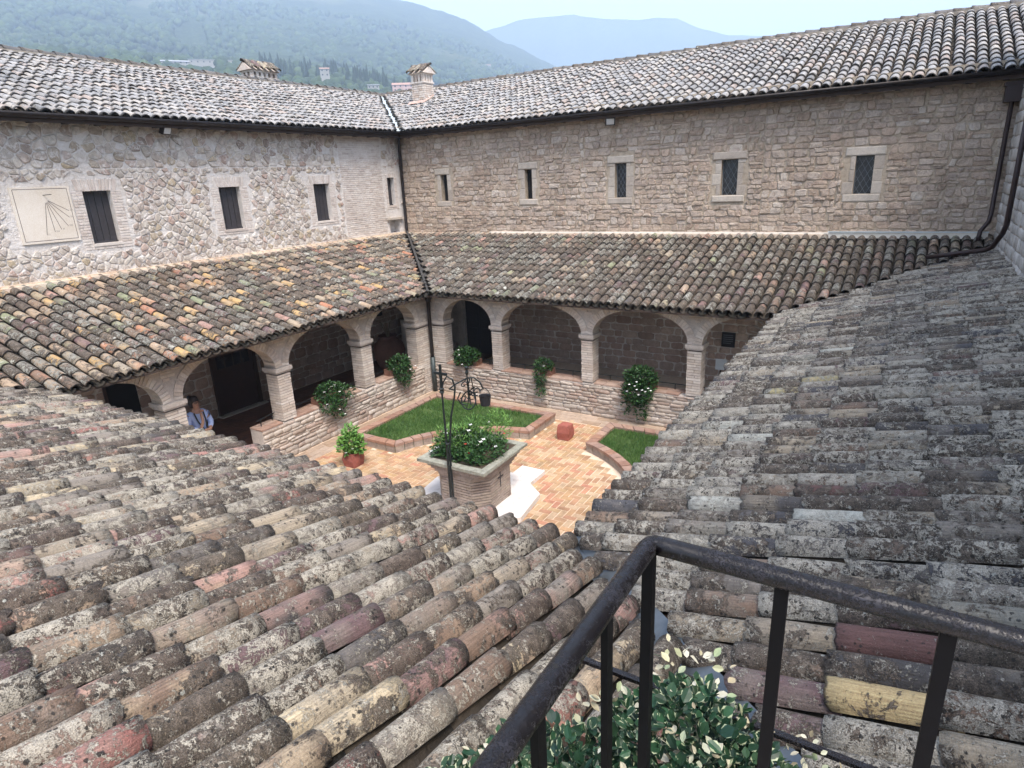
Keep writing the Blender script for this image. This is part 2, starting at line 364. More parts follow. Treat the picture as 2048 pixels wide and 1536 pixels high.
M_grass = leaf_mat('grass_blade', [(.025,.075,.014),(.05,.12,.022),(.035,.095,.018),(.09,.17,.04)], .6)
M_flW = plain('white_petal', (.75,.74,.72), .6, 0, .05)
M_flR = plain('red_petal', (.45,.05,.03), .6, 0, .1)
M_dry = plain('dry_stem', (.24,.19,.12), .8)

# ------------------------------------------------------------------ masonry generators
def clip(poly, nx, ny, c):
    out = []
    for i in range(len(poly)):
        a = poly[i]; b = poly[(i+1) % len(poly)]
        da = a[0]*nx+a[1]*ny-c; db = b[0]*nx+b[1]*ny-c
        if da <= 0: out.append(a)
        if da*db < 0:
            t = da/(da-db); out.append((a[0]+(b[0]-a[0])*t, a[1]+(b[1]-a[1])*t))
    return out
def voronoi(u0, u1, v0, v1, cw, ch, jit, excl=(), sizef=None):
    nu = int((u1-u0)/cw)+4; nv = int((v1-v0)/ch)+4; sd_ = {}
    for j in range(nv):
        for i in range(nu):
            sd_[i, j] = (u0+(i-1.5+.5*(j % 2)+rng.uniform(-jit, jit))*cw, v0+(j-1.5+rng.uniform(-jit, jit)*.8)*ch)
    out = []
    for (i, j), s in sd_.items():
        if not (u0 < s[0] < u1 and v0 < s[1] < v1): continue
        poly = [(s[0]-cw*1.3, s[1]-ch*1.3), (s[0]+cw*1.3, s[1]-ch*1.3), (s[0]+cw*1.3, s[1]+ch*1.3), (s[0]-cw*1.3, s[1]+ch*1.3)]
        for di in range(-2, 3):
            for dj in range(-2, 3):
                q = sd_.get((i+di, j+dj))
                if q is None or q is s or not poly: continue
                nx, ny = q[0]-s[0], q[1]-s[1]
                poly = clip(poly, nx, ny, nx*(s[0]+q[0])/2+ny*(s[1]+q[1])/2)
        for nx, ny, c in ((-1,0,-u0),(1,0,u1),(0,-1,-v0),(0,1,v1)):
            if poly: poly = clip(poly, nx, ny, c)
        if len(poly) < 3: continue
        cx = sum(p[0] for p in poly)/len(poly); cy = sum(p[1] for p in poly)/len(poly)
        if any(e[0]-cw*.3 < cx < e[1]+cw*.3 and e[2]-ch*.3 < cy < e[3]+ch*.3 for e in excl): continue
        if any(e[0] < p[0] < e[1] and e[2] < p[1] < e[3] for e in excl for p in poly): 
            poly = [( (e0(p[0], p[1], excl)) ) for p in poly]
        out.append(poly)
    return out
def e0(x, y, excl):
    for e in excl:
        if e[0] < x < e[1] and e[2] < y < e[3]:
            d = [x-e[0], e[1]-x, y-e[2], e[3]-y]; k = d.index(min(d))
            return [(e[0], y), (e[1], y), (x, e[2]), (x, e[3])][k]
    return (x, y)
def chaikin(p, k=.25):
    o = []
    for i in range(len(p)):
        a = p[i]; b = p[(i+1) % len(p)]
        o.append((a[0]*(1-k)+b[0]*k, a[1]*(1-k)+b[1]*k)); o.append((a[0]*k+b[0]*(1-k), a[1]*k+b[1]*(1-k)))
    return o
def stone(fr, poly, gap, proud, rough=1.0, k=.22, bev=.2):
    if len(poly) > 7: poly = poly[:7] if len(poly) > 9 else poly
    q = chaikin(poly, k)
    cx = sum(p[0] for p in q)/len(q); cy = sum(p[1] for p in q)/len(q)
    rr = [math.hypot(p[0]-cx, p[1]-cy) for p in q]; mr = sum(rr)/len(rr)
    if mr < gap*1.5: return None
    q = [(cx+(p[0]-cx)*(1-gap/max(r_, .01)*rng.uniform(.6, 1.5)), cy+(p[1]-cy)*(1-gap/max(r_, .01)*rng.uniform(.6, 1.5))) for p, r_ in zip(q, rr)]
    n = len(q); pr = proud*rng.uniform(.4, 1.4); v = []
    for x, y in q: v.append(fr.p(x, y, -.02))
    for x, y in q: v.append(fr.p(x, y, pr*.35))
    for x, y in q: v.append(fr.p(cx+(x-cx)*(1-bev), cy+(y-cy)*(1-bev), pr*rng.uniform(.75, 1.15)))
    v.append(fr.p(cx, cy, pr*rng.uniform(.9, 1.25)))
    f = []
    for i in range(n):
        j = (i+1) % n
        f.append((i, j, n+j, n+i)); f.append((n+i, n+j, 2*n+j, 2*n+i)); f.append((2*n+i, 2*n+j, 3*n))
    return (v, f, mr*2, rng.random())
def rows(u0, u1, v0, v1, hr, wr, excl=(), jit=.0):
    out = []; v = v0; k = 0
    while v < v1-.02:
        h = min(rng.uniform(*hr), v1-v)
        ex = sorted([(e[0], e[1]) for e in excl if e[2] < v+h*.6 and e[3] > v+h*.4])
        segs = []; c = u0
        for a, b in ex:
            if a > c: segs.append((c, min(a, u1)))
            c = max(c, b)
        if c < u1: segs.append((c, u1))
        for a, b in segs:
            u = a; first = True
            while u < b-.01:
                wd = rng.uniform(*wr)*(rng.uniform(.4, 1) if first else 1); first = False
                if u+wd > b-wr[0]*.4: wd = b-u
                J = lambda s_: rng.uniform(-jit, jit)*s_
                out.append([(u+J(.1), v+J(.05)), (u+wd+J(.1), v+J(.05)), (u+wd+J(.1), v+h+J(.05)), (u+J(.1), v+h+J(.05))])
                u += wd
        v += h; k += 1
    return out
def brick(fr, poly, gap, proud, depth=.02):
    us = [p[0] for p in poly]; vs = [p[1] for p in poly]; pr = proud*rng.uniform(.5, 1.3); g = gap/2
    cx = sum(us)/4; cy = sum(vs)/4
    q = [(p[0]+(g if p[0] < cx else -g), p[1]+(g if p[1] < cy else -g)) for p in poly]
    b = .12*min(max(us)-min(us), max(vs)-min(vs))
    q2 = [(p[0]+(b if p[0] < cx else -b), p[1]+(b if p[1] < cy else -b)) for p in q]
    v = [fr.p(x, y, -depth) for x, y in q]+[fr.p(x, y, pr*.6) for x, y in q]+[fr.p(x, y, pr) for x, y in q2]
    f = [(8,9,10,11)]+[(i,(i+1)%4,4+(i+1)%4,4+i) for i in range(4)]+[(4+i,4+(i+1)%4,8+(i+1)%4,8+i) for i in range(4)]
    return (v, f, max(us)-min(us), rng.random())
def wall_core(fr, u0, u1, v0, v1, holes, depth=.28):
    us = sorted({u0, u1, *[h[0] for h in holes], *[h[1] for h in holes]}); vs = sorted({v0, v1, *[h[2] for h in holes], *[h[3] for h in holes]})
    mb = MB()
    for i in range(len(us)-1):
        for j in range(len(vs)-1):
            cu_, cv_ = (us[i]+us[i+1])/2, (vs[j]+vs[j+1])/2
            if any(h[0] < cu_ < h[1] and h[2] < cv_ < h[3] for h in holes): continue
            mb.add([fr.p(us[i],vs[j]), fr.p(us[i+1],vs[j]), fr.p(us[i+1],vs[j+1]), fr.p(us[i],vs[j+1])], [(0,1,2,3)], .3)
            mb.add([fr.p(us[i],vs[j],-.6), fr.p(us[i+1],vs[j],-.6), fr.p(us[i+1],vs[j+1],-.6), fr.p(us[i],vs[j+1],-.6)], [(3,2,1,0)], .3)
    for a, b, c, d in holes:
        for q in (((a,c),(a,d)),((b,d),(b,c)),((a,d),(b,d)),((b,c),(a,c))):
            mb.add([fr.p(*q[0],0), fr.p(*q[1],0), fr.p(*q[1],-depth-.3), fr.p(*q[0],-depth-.3)], [(0,1,2,3)], .3)
    for q in (((u0,v0),(u0,v1)),((u1,v1),(u1,v0)),((u0,v1),(u1,v1)),((u1,v0),(u0,v0))):
        mb.add([fr.p(*q[0],0), fr.p(*q[1],0), fr.p(*q[1],-.6), fr.p(*q[0],-.6)], [(3,2,1,0)], .3)
    return mb

# ------------------------------------------------------------------ clay tiles
def tile_variant(i, L=.49, seg=4, na=10, r0=.099, r1=.081, th=.015):
    q = random.Random(100+i); v = []; uv = []; bow = q.uniform(-.004, .004); ca = R(q.uniform(78, 84)); sq = q.uniform(.9, 1.02)
    chip = [q.uniform(0, .012) if q.random() < .8 else q.uniform(.01, .035) for _ in range(na+1)]
    xs = [L*k/seg for k in range(seg+1)]
    for k, x in enumerate(xs):
        rr = r0+(r1-r0)*x/L+q.uniform(-.0015, .0015); zc = .012*(1-x/L)+bow*math.sin(math.pi*x/L)
        for j in range(na+1):
            a = -ca+2*ca*j/na; xx = x+(chip[j] if k == 0 else 0)
            v.append((xx, rr*math.sin(a), zc+rr*math.cos(a)*sq)); uv.append((x, rr*a))
    n = na+1; b = len(v)
    for x in (0, L):
        rr = r0+(r1-r0)*x/L-th; zc = .012*(1-x/L)
        for j in range(na+1):
            a = -ca+2*ca*j/na; v.append((x+(chip[j]+.002 if x == 0 else 0), rr*math.sin(a), zc+rr*math.cos(a)*sq)); uv.append((x, rr*a))
    f = []
    for k in range(seg):
        for j in range(na): f.append((k*n+j, (k+1)*n+j, (k+1)*n+j+1, k*n+j+1))
    for j in range(na):
        f.append((b+j, b+j+1, b+n+j+1, b+n+j)); f.append((j, j+1, b+j+1, b+j))
    f.append((0, b, b+n, seg*n)); f.append((na, seg*n+na, b+n+na, b+na))
    return np.array(v), f, np.array(uv)
TV = [tile_variant(i) for i in range(12)]
TV_far = [tile_variant(i, seg=2, na=8) for i in range(6)]
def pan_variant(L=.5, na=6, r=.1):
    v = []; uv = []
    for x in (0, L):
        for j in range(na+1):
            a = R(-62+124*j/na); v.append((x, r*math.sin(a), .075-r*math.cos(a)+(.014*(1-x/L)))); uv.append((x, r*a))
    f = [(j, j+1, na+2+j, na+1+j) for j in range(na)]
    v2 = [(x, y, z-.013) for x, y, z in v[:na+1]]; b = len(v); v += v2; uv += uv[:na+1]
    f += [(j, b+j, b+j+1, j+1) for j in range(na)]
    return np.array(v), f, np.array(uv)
PV = pan_variant()

def tile_roof(root, O, A, UP, s0, s1, hs, he, spacing, expo, mat, seed, variants, limit=298, sag=.02, wob=.012, minpx=6, ysd=.218):
    O, A, UP = Vector(O), Vector(A).normalized(), Vector(UP).normalized(); NR = A.cross(UP)
    if NR.z < 0: NR = -NR
    Yv = NR.cross(UP)          # local Y, so that X=UP, Y, Z=NR is right-handed
    q = random.Random(seed); items = []; pans = []; ys = spacing/ysd; k = 0; s = s0+spacing*.5
    cosu = math.hypot(UP.x, UP.y); zs = 1.0 if ysd < .23 else 1.12
    while s < s1:
        drift = q.uniform(-wob, wob); rz = q.uniform(-1, 1)*sag*.2; t0 = max(0, hs(s)/cosu)-.03; t1 = he(s)/cosu; off = q.uniform(-.04, .04)
        j = 0; ts = []
        t = off-.03
        if t0 < 0: t = -.03+q.uniform(-.02, .02)
        while t < t1-.08:
            if t+expo*.55 > t0: ts.append(max(t, t0+q.uniform(0, .05)))
            t += expo*q.uniform(.94, 1.05)
        for t in ts:
            z = rz+sag*noise.noise(Vector((s*.6, t*.7, seed)))+.006*noise.noise(Vector((s*4, t*2, seed+9)))
            sy = drift+wob*1.5*noise.noise(Vector((s*.35, t*.5, seed+3)))
            items.append((s+sy, t, z+q.uniform(-.003, .003), q.uniform(-.022, .022), q.uniform(-.01, .012), q.randrange(len(variants)), q.random()))
            pans.append((s-spacing*.5+sy, t+q.uniform(-.05, .05) if t > t0+.1 else t-.02, z-.012, q.uniform(-.01, .01), 0, 0, q.random()))
        s += spacing*q.uniform(.95, 1.05); k += 1
    def mat4(it):
        s_, t, z, ro, tl, vi, r_ = it
        P = O+A*s_+UP*t+NR*z
        X = (UP+Yv*ro+NR*(tl-.002)).normalized(); Y = (NR.cross(X)).normalized(); Z = X.cross(Y)
        return np.array([[X.x, Y.x*ys, Z.x*zs, P.x], [X.y, Y.y*ys, Z.y*zs, P.y], [X.z, Y.z*ys, Z.z*zs, P.z]])
    # pans, joined
    V = []; F = []; RR = []; UV = []; b = 0
    for it in pans:
        m = mat4(it); v = PV[0] @ m[:, :3].T + m[:, 3]; V.append(v); F += [tuple(i+b for i in g) for g in PV[1]]; RR += [it[6]]*len(PV[1]); UV.append(PV[2]); b += len(v)
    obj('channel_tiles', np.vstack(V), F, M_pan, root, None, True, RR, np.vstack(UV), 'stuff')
    meshes = {}
    sc = sorted([(seen(O+A*it[0]+UP*(it[1]+.2), .35), i) for i, it in enumerate(items)], reverse=True)
    V = []; F = []; RR = []; UV = []; b = 0; n = 0
    for s_, i in sc:
        it = items[i]; m = mat4(it); v0, f0, uv0 = variants[it[5]]
        if n < limit and s_ > minpx:
            if it[5] not in meshes: meshes[it[5]] = mkmesh('roof_tile', v0, f0, mat, True, 0.0, uv0)
            o = bpy.data.objects.new('roof_tile', meshes[it[5]]); COL.objects.link(o); o.parent = root
            Mx = Matrix([list(m[0]), list(m[1]), list(m[2]), [0, 0, 0, 1]]); Mx.translation = Mx.translation-WL[root.name]
            o.matrix_local = Mx; n += 1
        else:
            v = v0 @ m[:, :3].T + m[:, 3]; V.append(v); F += [tuple(i_+b for i_ in g) for g in f0]; RR += [it[6]]*len(f0); UV.append(uv0); b += len(v)
    if V: obj('roof_tiles', np.vstack(V), F, mat, root, None, True, RR, np.vstack(UV), 'stuff')
def ridge_row(root, a, b, mat, r=.13, expo=.4, name='ridge_tile', lift=.02):
    a, b = Vector(a), Vector(b); L = (b-a).length; d = (b-a)/L; side = d.cross(Vector((0,0,1))).normalized(); up = side.cross(d).normalized()
    n = int(L/expo); v0, f0, uv0 = TV[0]; me = mkmesh(name, v0*np.array([1, r/.103, r/.103]), f0, mat, True, 0.0, uv0)
    for k in range(n):
        o = bpy.data.objects.new(name, me); COL.objects.link(o); o.parent = root
        X = (d+up*rng.uniform(-.0, .05)+side*rng.uniform(-.02, .02)).normalized(); Y = up.cross(X).normalized(); Z = X.cross(Y)
        P = a+d*(k*L/n)+up*(lift+rng.uniform(-.01, .01))-WL[root.name]
        o.matrix_local = Matrix([[X.x,Y.x,Z.x,P.x],[X.y,Y.y,Z.y,P.y],[X.z,Y.z,Z.z,P.z],[0,0,0,1]])
# ------------------------------------------------------------------ ground and paving
def flat(name, x0, x1, y0, y1, z, mat, kind='structure'):
    return obj(name, [(x0,y0,z),(x1,y0,z),(x1,y1,z),(x0,y1,z)], [(0,1,2,3)], mat, None, None, False, .5, None, kind)
M_land = plain('hill_meadow', (.06,.085,.035), .9, 0, .6, .02)
flat('ground', -5400, 2400, -1400, 5000, -1.6, M_land)
pav = obj('paving', *boxvf((-.5, -17.9, -1.5), (17.2, .4, -.006)), M_joint, kind='structure')
def in_bed(x, y):
    for bx0, bx1, by0, by1 in ((4.5, 8.1, -7.75, -4.6), (9.55, 12.5, -7.75, -4.6)):
        if bx0 < x < bx1 and by0 < y < by1 and math.hypot(x-8.5, y+8.6) > 2.8: return True
    return False
WX, WY = 8.66, -8.72
items = []
w_ = .12; g = .0085
for i in range(-2, 82):
    for j in range(-2, 88):
        m = (i-j) % 4; x = 3.86+i*w_; y = -13.6+j*w_
        if m == 0: bx = (x, x+2*w_, y, y+w_)
        elif m == 2: bx = (x, x+w_, y-w_, y+w_)
        else: continue
        cx, cy = (bx[0]+bx[1])/2, (bx[2]+bx[3])/2
        if not (3.95 < cx < 13.15 and -13.5 < cy < -3.95) or in_bed(cx, cy) or math.hypot(cx-WX, cy-WY) < 1.0: continue
        if cy > -4.45 or cx < 4.4: continue
        z = rng.uniform(-.001, .003)
        a = (bx[0]+g, bx[2]+g, -.03); b = (bx[1]-g, bx[3]-g, z)
        v, f = boxvf(a, b); v = [(p[0]+rng.uniform(-.002,.002), p[1]+rng.uniform(-.002,.002), p[2]) for p in v]
        items.append((v, f[1:], .3, rng.random()))
emit(pav, 'paver', items, M_pave, 298, 'pavers')
items = []
GF = Frame((0,0,0), (1,0,0), (0,1,0), (0,0,1))
for p in rows(4.45, 13.1, -4.45, -3.9, (.18, .19), (.45, .6)): items.append(brick(GF, p, .012, .003, .03))
VF = Frame((0,0,0), (0,-1,0), (1,0,0), (0,0,1))
for p in rows(3.9, 13.3, 3.9, 4.45, (.18, .19), (.45, .6)): items.append(brick(VF, p, .012, .003, .03))
M_slabp = stone_mat('border_slab', [(.36,.27,.20),(.42,.33,.26),(.33,.24,.17)], .35, .6, .003)
emit(pav, 'border_slab', items, M_slabp, 120, 'border_slabs')
items = [brick(VF, p, .008, .003, .03) for p in rows(0.0, 13.5, .05, 3.45, (.15, .15), (.3, .3))]
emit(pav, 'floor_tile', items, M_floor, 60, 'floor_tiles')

# ------------------------------------------------------------------ upper walls
def window_brick_surround(fr, h, m=.2, top=.26):
    """pale brick jambs and a flat arch round a hole"""
    a, b, c, d = h; out = []
    for p in rows(a-m, a, c-.12, d, (.055, .062), (.1, .24)): out.append(brick(fr, p, .01, .010))
    for p in rows(b, b+m, c-.12, d, (.055, .062), (.1, .24)): out.append(brick(fr, p, .01, .010))
    for p in rows(a, b, c-.12, c, (.055, .062), (.2, .28)): out.append(brick(fr, p, .01, .010))
    n = int((b-a+2*m*.5)/.065); u = a-m*.5
    for k in range(n):
        t = (k+.5)/n-.5; l = t*.12
        out.append(brick(fr, [(u, d), (u+.062, d), (u+.062+l, d+top), (u+l, d+top)], .008, .010)); u += (b-a+m)/n
    return out
# west wall: faces +x.  u = y, v = z
FW = Frame((0,0,0), (0,1,0), (0,0,1), (1,0,0))
holesW = [(-10.07,-9.50,4.66,5.745), (-6.905,-6.30,4.68,5.725), (-3.86,-3.27,4.665,5.715), (-.73,-.40,4.94,5.825), (-.80,-.30,4.06,4.49)]
ww = thing('upper_wall', 'pale rubble stone upper wall with sundial, under the left upper roof', 'wall', (0,-8,ZB))
wall_core(FW, -17.4, 0, 0, 7.42, holesW).make('mortar_bed', M_moW, ww)
brickzone = [(-2.75, -.95, 3.97, 7.2)]
ex = [(a-.24, b+.24, c-.16, d+.30) for a, b, c, d in holesW[:4]]+[(-1.05, -.1, 3.97, 4.7), (-11.5, -10.22, 4.7, 5.95)]
items = []
for p in voronoi(-17.2, -.02, 3.9, 6.2, .205, .105, .48, ex+brickzone)+voronoi(-17.2, -.02, 6.2, 7.3, .26, .165, .48, ex+brickzone):
    if rng.random() < .03: continue
    s_ = stone(FW, p, .010, .024, 1, .17)
    if s_: items.append(s_)
emit(ww, 'stone', items, M_stW, 298, 'stones', False)
items = []
for h in holesW[:4]: items += window_brick_surround(FW, h, .22 if h[1] < -1 else .12, .24 if h[1] < -1 else .12)
for p in rows(-2.75, -.95, 4.0, 7.25, (.055, .065), (.14, .28), ex[:4]): items.append(brick(FW, p, .014, .012))
emit(ww, 'brick', items, M_brW, 298, 'bricks')
def shutter_window(fr, h, wall, planks, rec=.16):
    a, b, c, d = h
    w0 = obj('window', *fr.box(a, b, c, c+.045, -rec-.05, -rec+.03), M_shut, wall)
    obj('sill', *fr.box(a-.02, b+.02, c-.05, c+.006, -rec, .02), M_brW, w0)
    wd = (b-a)/planks
    for k in range(planks):
        obj('plank', *fr.box(a+k*wd+.006, a+(k+1)*wd-.006, c+.045, d, -rec-.04, -rec+rng.uniform(0, .006)), M_shut, w0)
for h, n in zip(holesW[:4], (4, 4, 4, 2)): shutter_window(FW, h, ww, n)
# niche with a stone slab above it, close to the corner
obj('slab', *FW.box(-.95, -.18, 4.49, 4.56, -.25, .10), M_dress, ww)
obj('niche', *FW.box(-.80, -.30, 4.06, 4.49, -.27, -.25), M_moW, ww)
# sundial
sdl = thing('sundial', 'square plaster sundial with radiating hour lines on the pale wall', 'sundial', (.03,-10.85,4.8))
obj('plaster_panel', *FW.box(-11.38, -10.32, 4.78, 5.86, -.01, .030), M_plaster, sdl)
def fline(u0, v0, u1, v1, wd=.006, d=.032):
    dx, dy = u1-u0, v1-v0; L = math.hypot(dx, dy); nx, ny = -dy/L*wd, dx/L*wd
    return [FW.p(u0+nx, v0+ny, d), FW.p(u0-nx, v0-ny, d), FW.p(u1-nx, v1-ny, d), FW.p(u1+nx, v1+ny, d)], [(0,1,2,3)]
mb = MB()
for q in ((-11.33,4.83,-10.37,4.83),(-10.37,4.83,-10.37,5.82),(-10.37,5.82,-11.33,5.82),(-11.33,5.82,-11.33,4.83)): mb.add(*fline(*q, .005))
mb.make('border_line', M_line, sdl)
O_ = (-10.80, 5.62)
for k, (eu, ev) in enumerate(((-10.93,4.93),(-10.77,4.98),(-10.64,5.02),(-10.50,5.08),(-10.44,5.25),(-10.42,5.38))):
    o = obj('hour_line', *fline(O_[0]+(eu-O_[0])*.10, O_[1]+(ev-O_[1])*.10, eu, ev, .005), M_line, sdl)
    for m_ in range(3 if k % 2 else 2):
        uu = eu+.03+.022*m_; obj('numeral_stroke', *fline(uu, ev-.005, uu, ev+.03, .003), M_line, o)
obj('gnomon', *tubevf([FW.p(-10.83, 5.70, .02), FW.p(-10.72, 5.71, .16)], .006, 6), M_iron, sdl)
# north wall: faces -y. u = x, v = z
FN = Frame((0,0,0), (1,0,0), (0,0,1), (0,-1,0))
holesN = [(1.655,1.905,5.02,5.835), (4.815,5.058,5.01,5.86), (7.70,8.03,4.98,5.885), (10.58,10.98,4.97,5.825), (13.58,13.95,4.92,5.755)]
frames = [(1.35,2.03,4.81,6.05), (4.30,5.27,4.76,6.0), (7.2,8.4,4.74,6.13), (10.2,11.3,4.76,6.06), (13.12,14.48,4.69,6.07)]
wn_ = thing('upper_wall', 'brown coursed stone upper wall with five small barred windows', 'wall', (8,0,ZB))
wall_core(FN, 0, 17.6, 0, 7.42, holesN).make('mortar_bed', M_moN, wn_)
items = []
core = [(a-.02, b+.02, c-.02, d+.02) for a, b, c, d in [(h[0]-.24, h[1]+.24, h[2]-.2, h[3]+.2) for h in holesN]]
seg = [.02]
while seg[-1] < XE-1: seg.append(seg[-1]+rng.uniform(.9, 2.2))
seg.append(XE+.3); rowsN = []
for a_, b_ in zip(seg[:-1], seg[1:]): rowsN += rows(a_, b_, 3.85+rng.uniform(0, .12), 7.3, (.09, .21), (.11, .36), core, .40)
for p in rowsN:
    us = [q[0] for q in p]; wdt = max(us)-min(us)
    if rng.random() < .25 and wdt > .25:      # split tall stones in two thin ones
        vm = (p[0][1]+p[2][1])/2+rng.uniform(-.02, .02)
        for a_, b_ in ((0, 1), (1, 2)):
            q = [p[0], p[1], (p[1][0], vm), (p[0][0], vm)] if a_ == 0 else [(p[0][0], vm), (p[1][0], vm), p[2], p[3]]
            s_ = stone(FN, q, .007, .026, 1, .13, .16)
            if s_: items.append(s_)
        continue
    s_ = stone(FN, p, .013, .030, 1, rng.uniform(.06, .2), .10)
    if s_: items.append(s_)
emit(wn_, 'stone', items, M_stN, 298, 'stones', False)
for k, h in enumerate(holesN):
    a, b, c, d = h; A_, B_, C_, D_ = frames[k]; rec = .17
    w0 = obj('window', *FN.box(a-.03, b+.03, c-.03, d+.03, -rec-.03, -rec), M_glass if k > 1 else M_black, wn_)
    # lintel, sill and jamb blocks, each its own stone
    cmf = .07
    def block(u0, u1, v0, v1, pr=.03, name='surround_stone'):
        s_ = brick(FN, [(u0,v0),(u1,v0),(u1,v1),(u0,v1)], .006, pr, .2); s_ = obj(name, s_[0], s_[1], M_dress, w0, rnd=rng.random()); return s_
    block(max(A_, a-.22), min(B_, b+.22), d, d+.19, .035, 'lintel'); block(max(A_, a-.2), min(B_, b+.2), c-.17, c, .035, 'sill')
    z = c; s1 = True
    while z < d-.02:
        h_ = min(rng.uniform(.24, .34), d-z)
        if d-z-h_ < .08: h_ = d-z
        block(a-rng.uniform(.10, .24), a, z, z+h_, .012); block(b, b+rng.uniform(.10, .24), z, z+h_, .012); z += h_
    if k > 1:
        mb = MB(); n = 4; st = (b-a)/2.2
        for s_ in (-1, 1):
            c0 = -3
            for i in range(-8, 14):
                u0_, v0_ = a+i*st*.75, c; L_ = 3.0
                pts = []
                for t in np.linspace(0, L_, 60):
                    uu, vv = u0_+s_*t*.5, v0_+t*.87
                    if a <= uu <= b and c <= vv <= d: pts.append((uu, vv))
                if len(pts) > 1:
                    p0, p1 = pts[0], pts[-1]
                    if math.hypot(p1[0]-p0[0], p1[1]-p0[1]) > .03:
                        mb.tube([FN.p(*p0, -rec+.006+.004*s_), FN.p(*p1, -rec+.006+.004*s_)], .005, 4)
        mb.make('lattice', M_lat, w0)
        obj('frame_strip', *FN.box(a, a+.02, c, d, -rec, -rec+.02), M_lat, w0)
# east upper wall, a strip of it shows beside the downpipes
FE = Frame((XE,0,0), (0,-1,0), (0,0,1), (-1,0,0))
we = thing('upper_wall', 'grey stone side wall beside the downpipes at the right edge', 'wall', (XE,-8,ZB))
wall_core(FE, .0, 16.1, 3.0, 9.5, []).make('mortar_bed', M_moN, we)
items = [s_ for s_ in (stone(FE, p, .008, .02, 1, .12, .15) for p in rows(.05, 16, 3.7, 9.4, (.15, .26), (.22, .5), (), .3)) if s_]
M_stE = stone_mat('grey_stone_east', [(.36,.34,.31),(.42,.40,.37),(.32,.30,.27),(.45,.43,.40)], .4)
emit(we, 'stone', items, M_stE, 100, 'stones', True)
# ledges where the lower roofs meet the walls
fl = thing('roof_flashing', 'cream cement ledge along the foot of the pale left wall', 'flashing', (.1,-8,ZB))
obj('ledge', *boxvf((.0, -17.2, ZB-.06), (.16, -.05, ZB+.05)), M_cement, fl); obj('drip', *boxvf((.0, -17.2, ZB+.05), (.06, -.05, ZB+.085)), M_cement, fl)
fl = thing('roof_flashing', 'cream cement ledge along the foot of the brown wall', 'flashing', (8,-.1,ZB))
obj('ledge', *boxvf((.1, -.15, ZB-.05), (13.2, 0, ZB+.05)), M_cement, fl)
obj('top_strip', *boxvf((3.5, -.10, ZB+.05), (13.2, .02, ZB+.085)), M_white, fl)
fl = thing('box_gutter', 'long pale grey metal ledge at the foot of the brown wall, right end', 'flashing', (14.6,-.1,ZB))
obj('channel', *boxvf((13.2, -.19, ZB-.03), (16.25, .02, ZB+.11)), M_white, fl); obj('lip', *boxvf((13.18, -.21, ZB+.10), (16.26, -.17, ZB+.125)), M_leadw, fl)

# ------------------------------------------------------------------ lower roofs
def deck(root, pts, th=.035, mat=None):
    n = len(pts); v = [(x,y,z-.035) for x,y,z in pts]+[(x,y,z-.035-th) for x,y,z in pts]
    f = [tuple(range(n)), tuple(range(2*n-1, n-1, -1))]+[(i, n+i, n+(i+1)%n, (i+1)%n) for i in range(n)]
    obj('roof_deck', v, f, mat or M_ceil, root)
cz, sz = 1/math.hypot(1, T), T/math.hypot(1, T)
rN = thing('cloister_roof', 'dark mossy tiled lean-to roof below the brown wall with five windows', 'roof', (8,-W,ZE))
deck(rN, [(W,-W,ZE),(EX,-W,ZE),(XE+.1,-.62,ZE+T*(W-.62)),(XE+.1,0,ZE+T*W),(0,0,ZE+T*W)])
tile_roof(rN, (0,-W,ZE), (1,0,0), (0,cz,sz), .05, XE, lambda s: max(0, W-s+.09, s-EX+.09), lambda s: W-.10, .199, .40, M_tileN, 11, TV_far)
rW = thing('cloister_roof', 'weathered orange and tan tiled lean-to roof below the sundial wall', 'roof', (W,-8,ZE))
deck(rW, [(W,-W,ZE),(0,0,ZE+T*W),(0,SY-W,ZE+T*W),(W,SY,ZE)][::-1])
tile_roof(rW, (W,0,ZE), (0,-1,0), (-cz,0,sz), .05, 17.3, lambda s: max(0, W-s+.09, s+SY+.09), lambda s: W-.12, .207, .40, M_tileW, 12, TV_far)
rE = thing('cloister_roof', 'grey lichen-covered tiled roof filling the right foreground', 'roof', (EX,-8,ZE))
WE = XE-EX
deck(rE, [(EX,-W,ZE),(EX,SY,ZE),(EX+2.3,SY-2.3,ZE+T*2.3),(XE,SY-2.3,ZE+T*WE),(XE,-W+WE,ZE+T*WE)])
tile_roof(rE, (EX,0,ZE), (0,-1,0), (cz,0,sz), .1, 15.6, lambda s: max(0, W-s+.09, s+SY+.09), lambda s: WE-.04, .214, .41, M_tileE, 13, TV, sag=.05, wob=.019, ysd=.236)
# a few tiles of the near roof that stand out by colour
def recolour(root, x, y, mat, label):
    c = [o for o in root.children if o.name.startswith('roof_tile') and o.get('kind') != 'stuff' and not o.get('label')]
    o = min(c, key=lambda o: (o.location.x+WL[root.name].x+.2-x)**2+(o.location.y+WL[root.name].y-y)**2)
    o.data = o.data.copy(); o.data.materials[0] = mat; o['label'] = label
recolour(rE, 15.05, -14.62, tile_mat('clean_yellow_tile', [(.55,.42,.22),(.55,.42,.22)], .50, .42, .1, .6, white=.95), 'clean ochre yellow tile beside the shrub')
M_pur = tile_mat('dark_red_tile', [(.15,.08,.07),(.16,.085,.075)], .58, .42, .3, .5, white=.95)
recolour(rE, 14.95, -14.19, M_pur, 'dark wine red tile behind the railing'); recolour(rE, 14.6, -12.4, M_pur, 'wine red tile in the middle of the grey roof')
M_yl = tile_mat('yellow_lichen_tile', [(.42,.36,.19),(.40,.33,.19)], .60, .52, .3, .6, white=.95)
for x_, y_ in ((13.75,-9.7),(14.3,-9.4)): recolour(rE, x_, y_, M_yl, 'tile covered with yellow lichen')
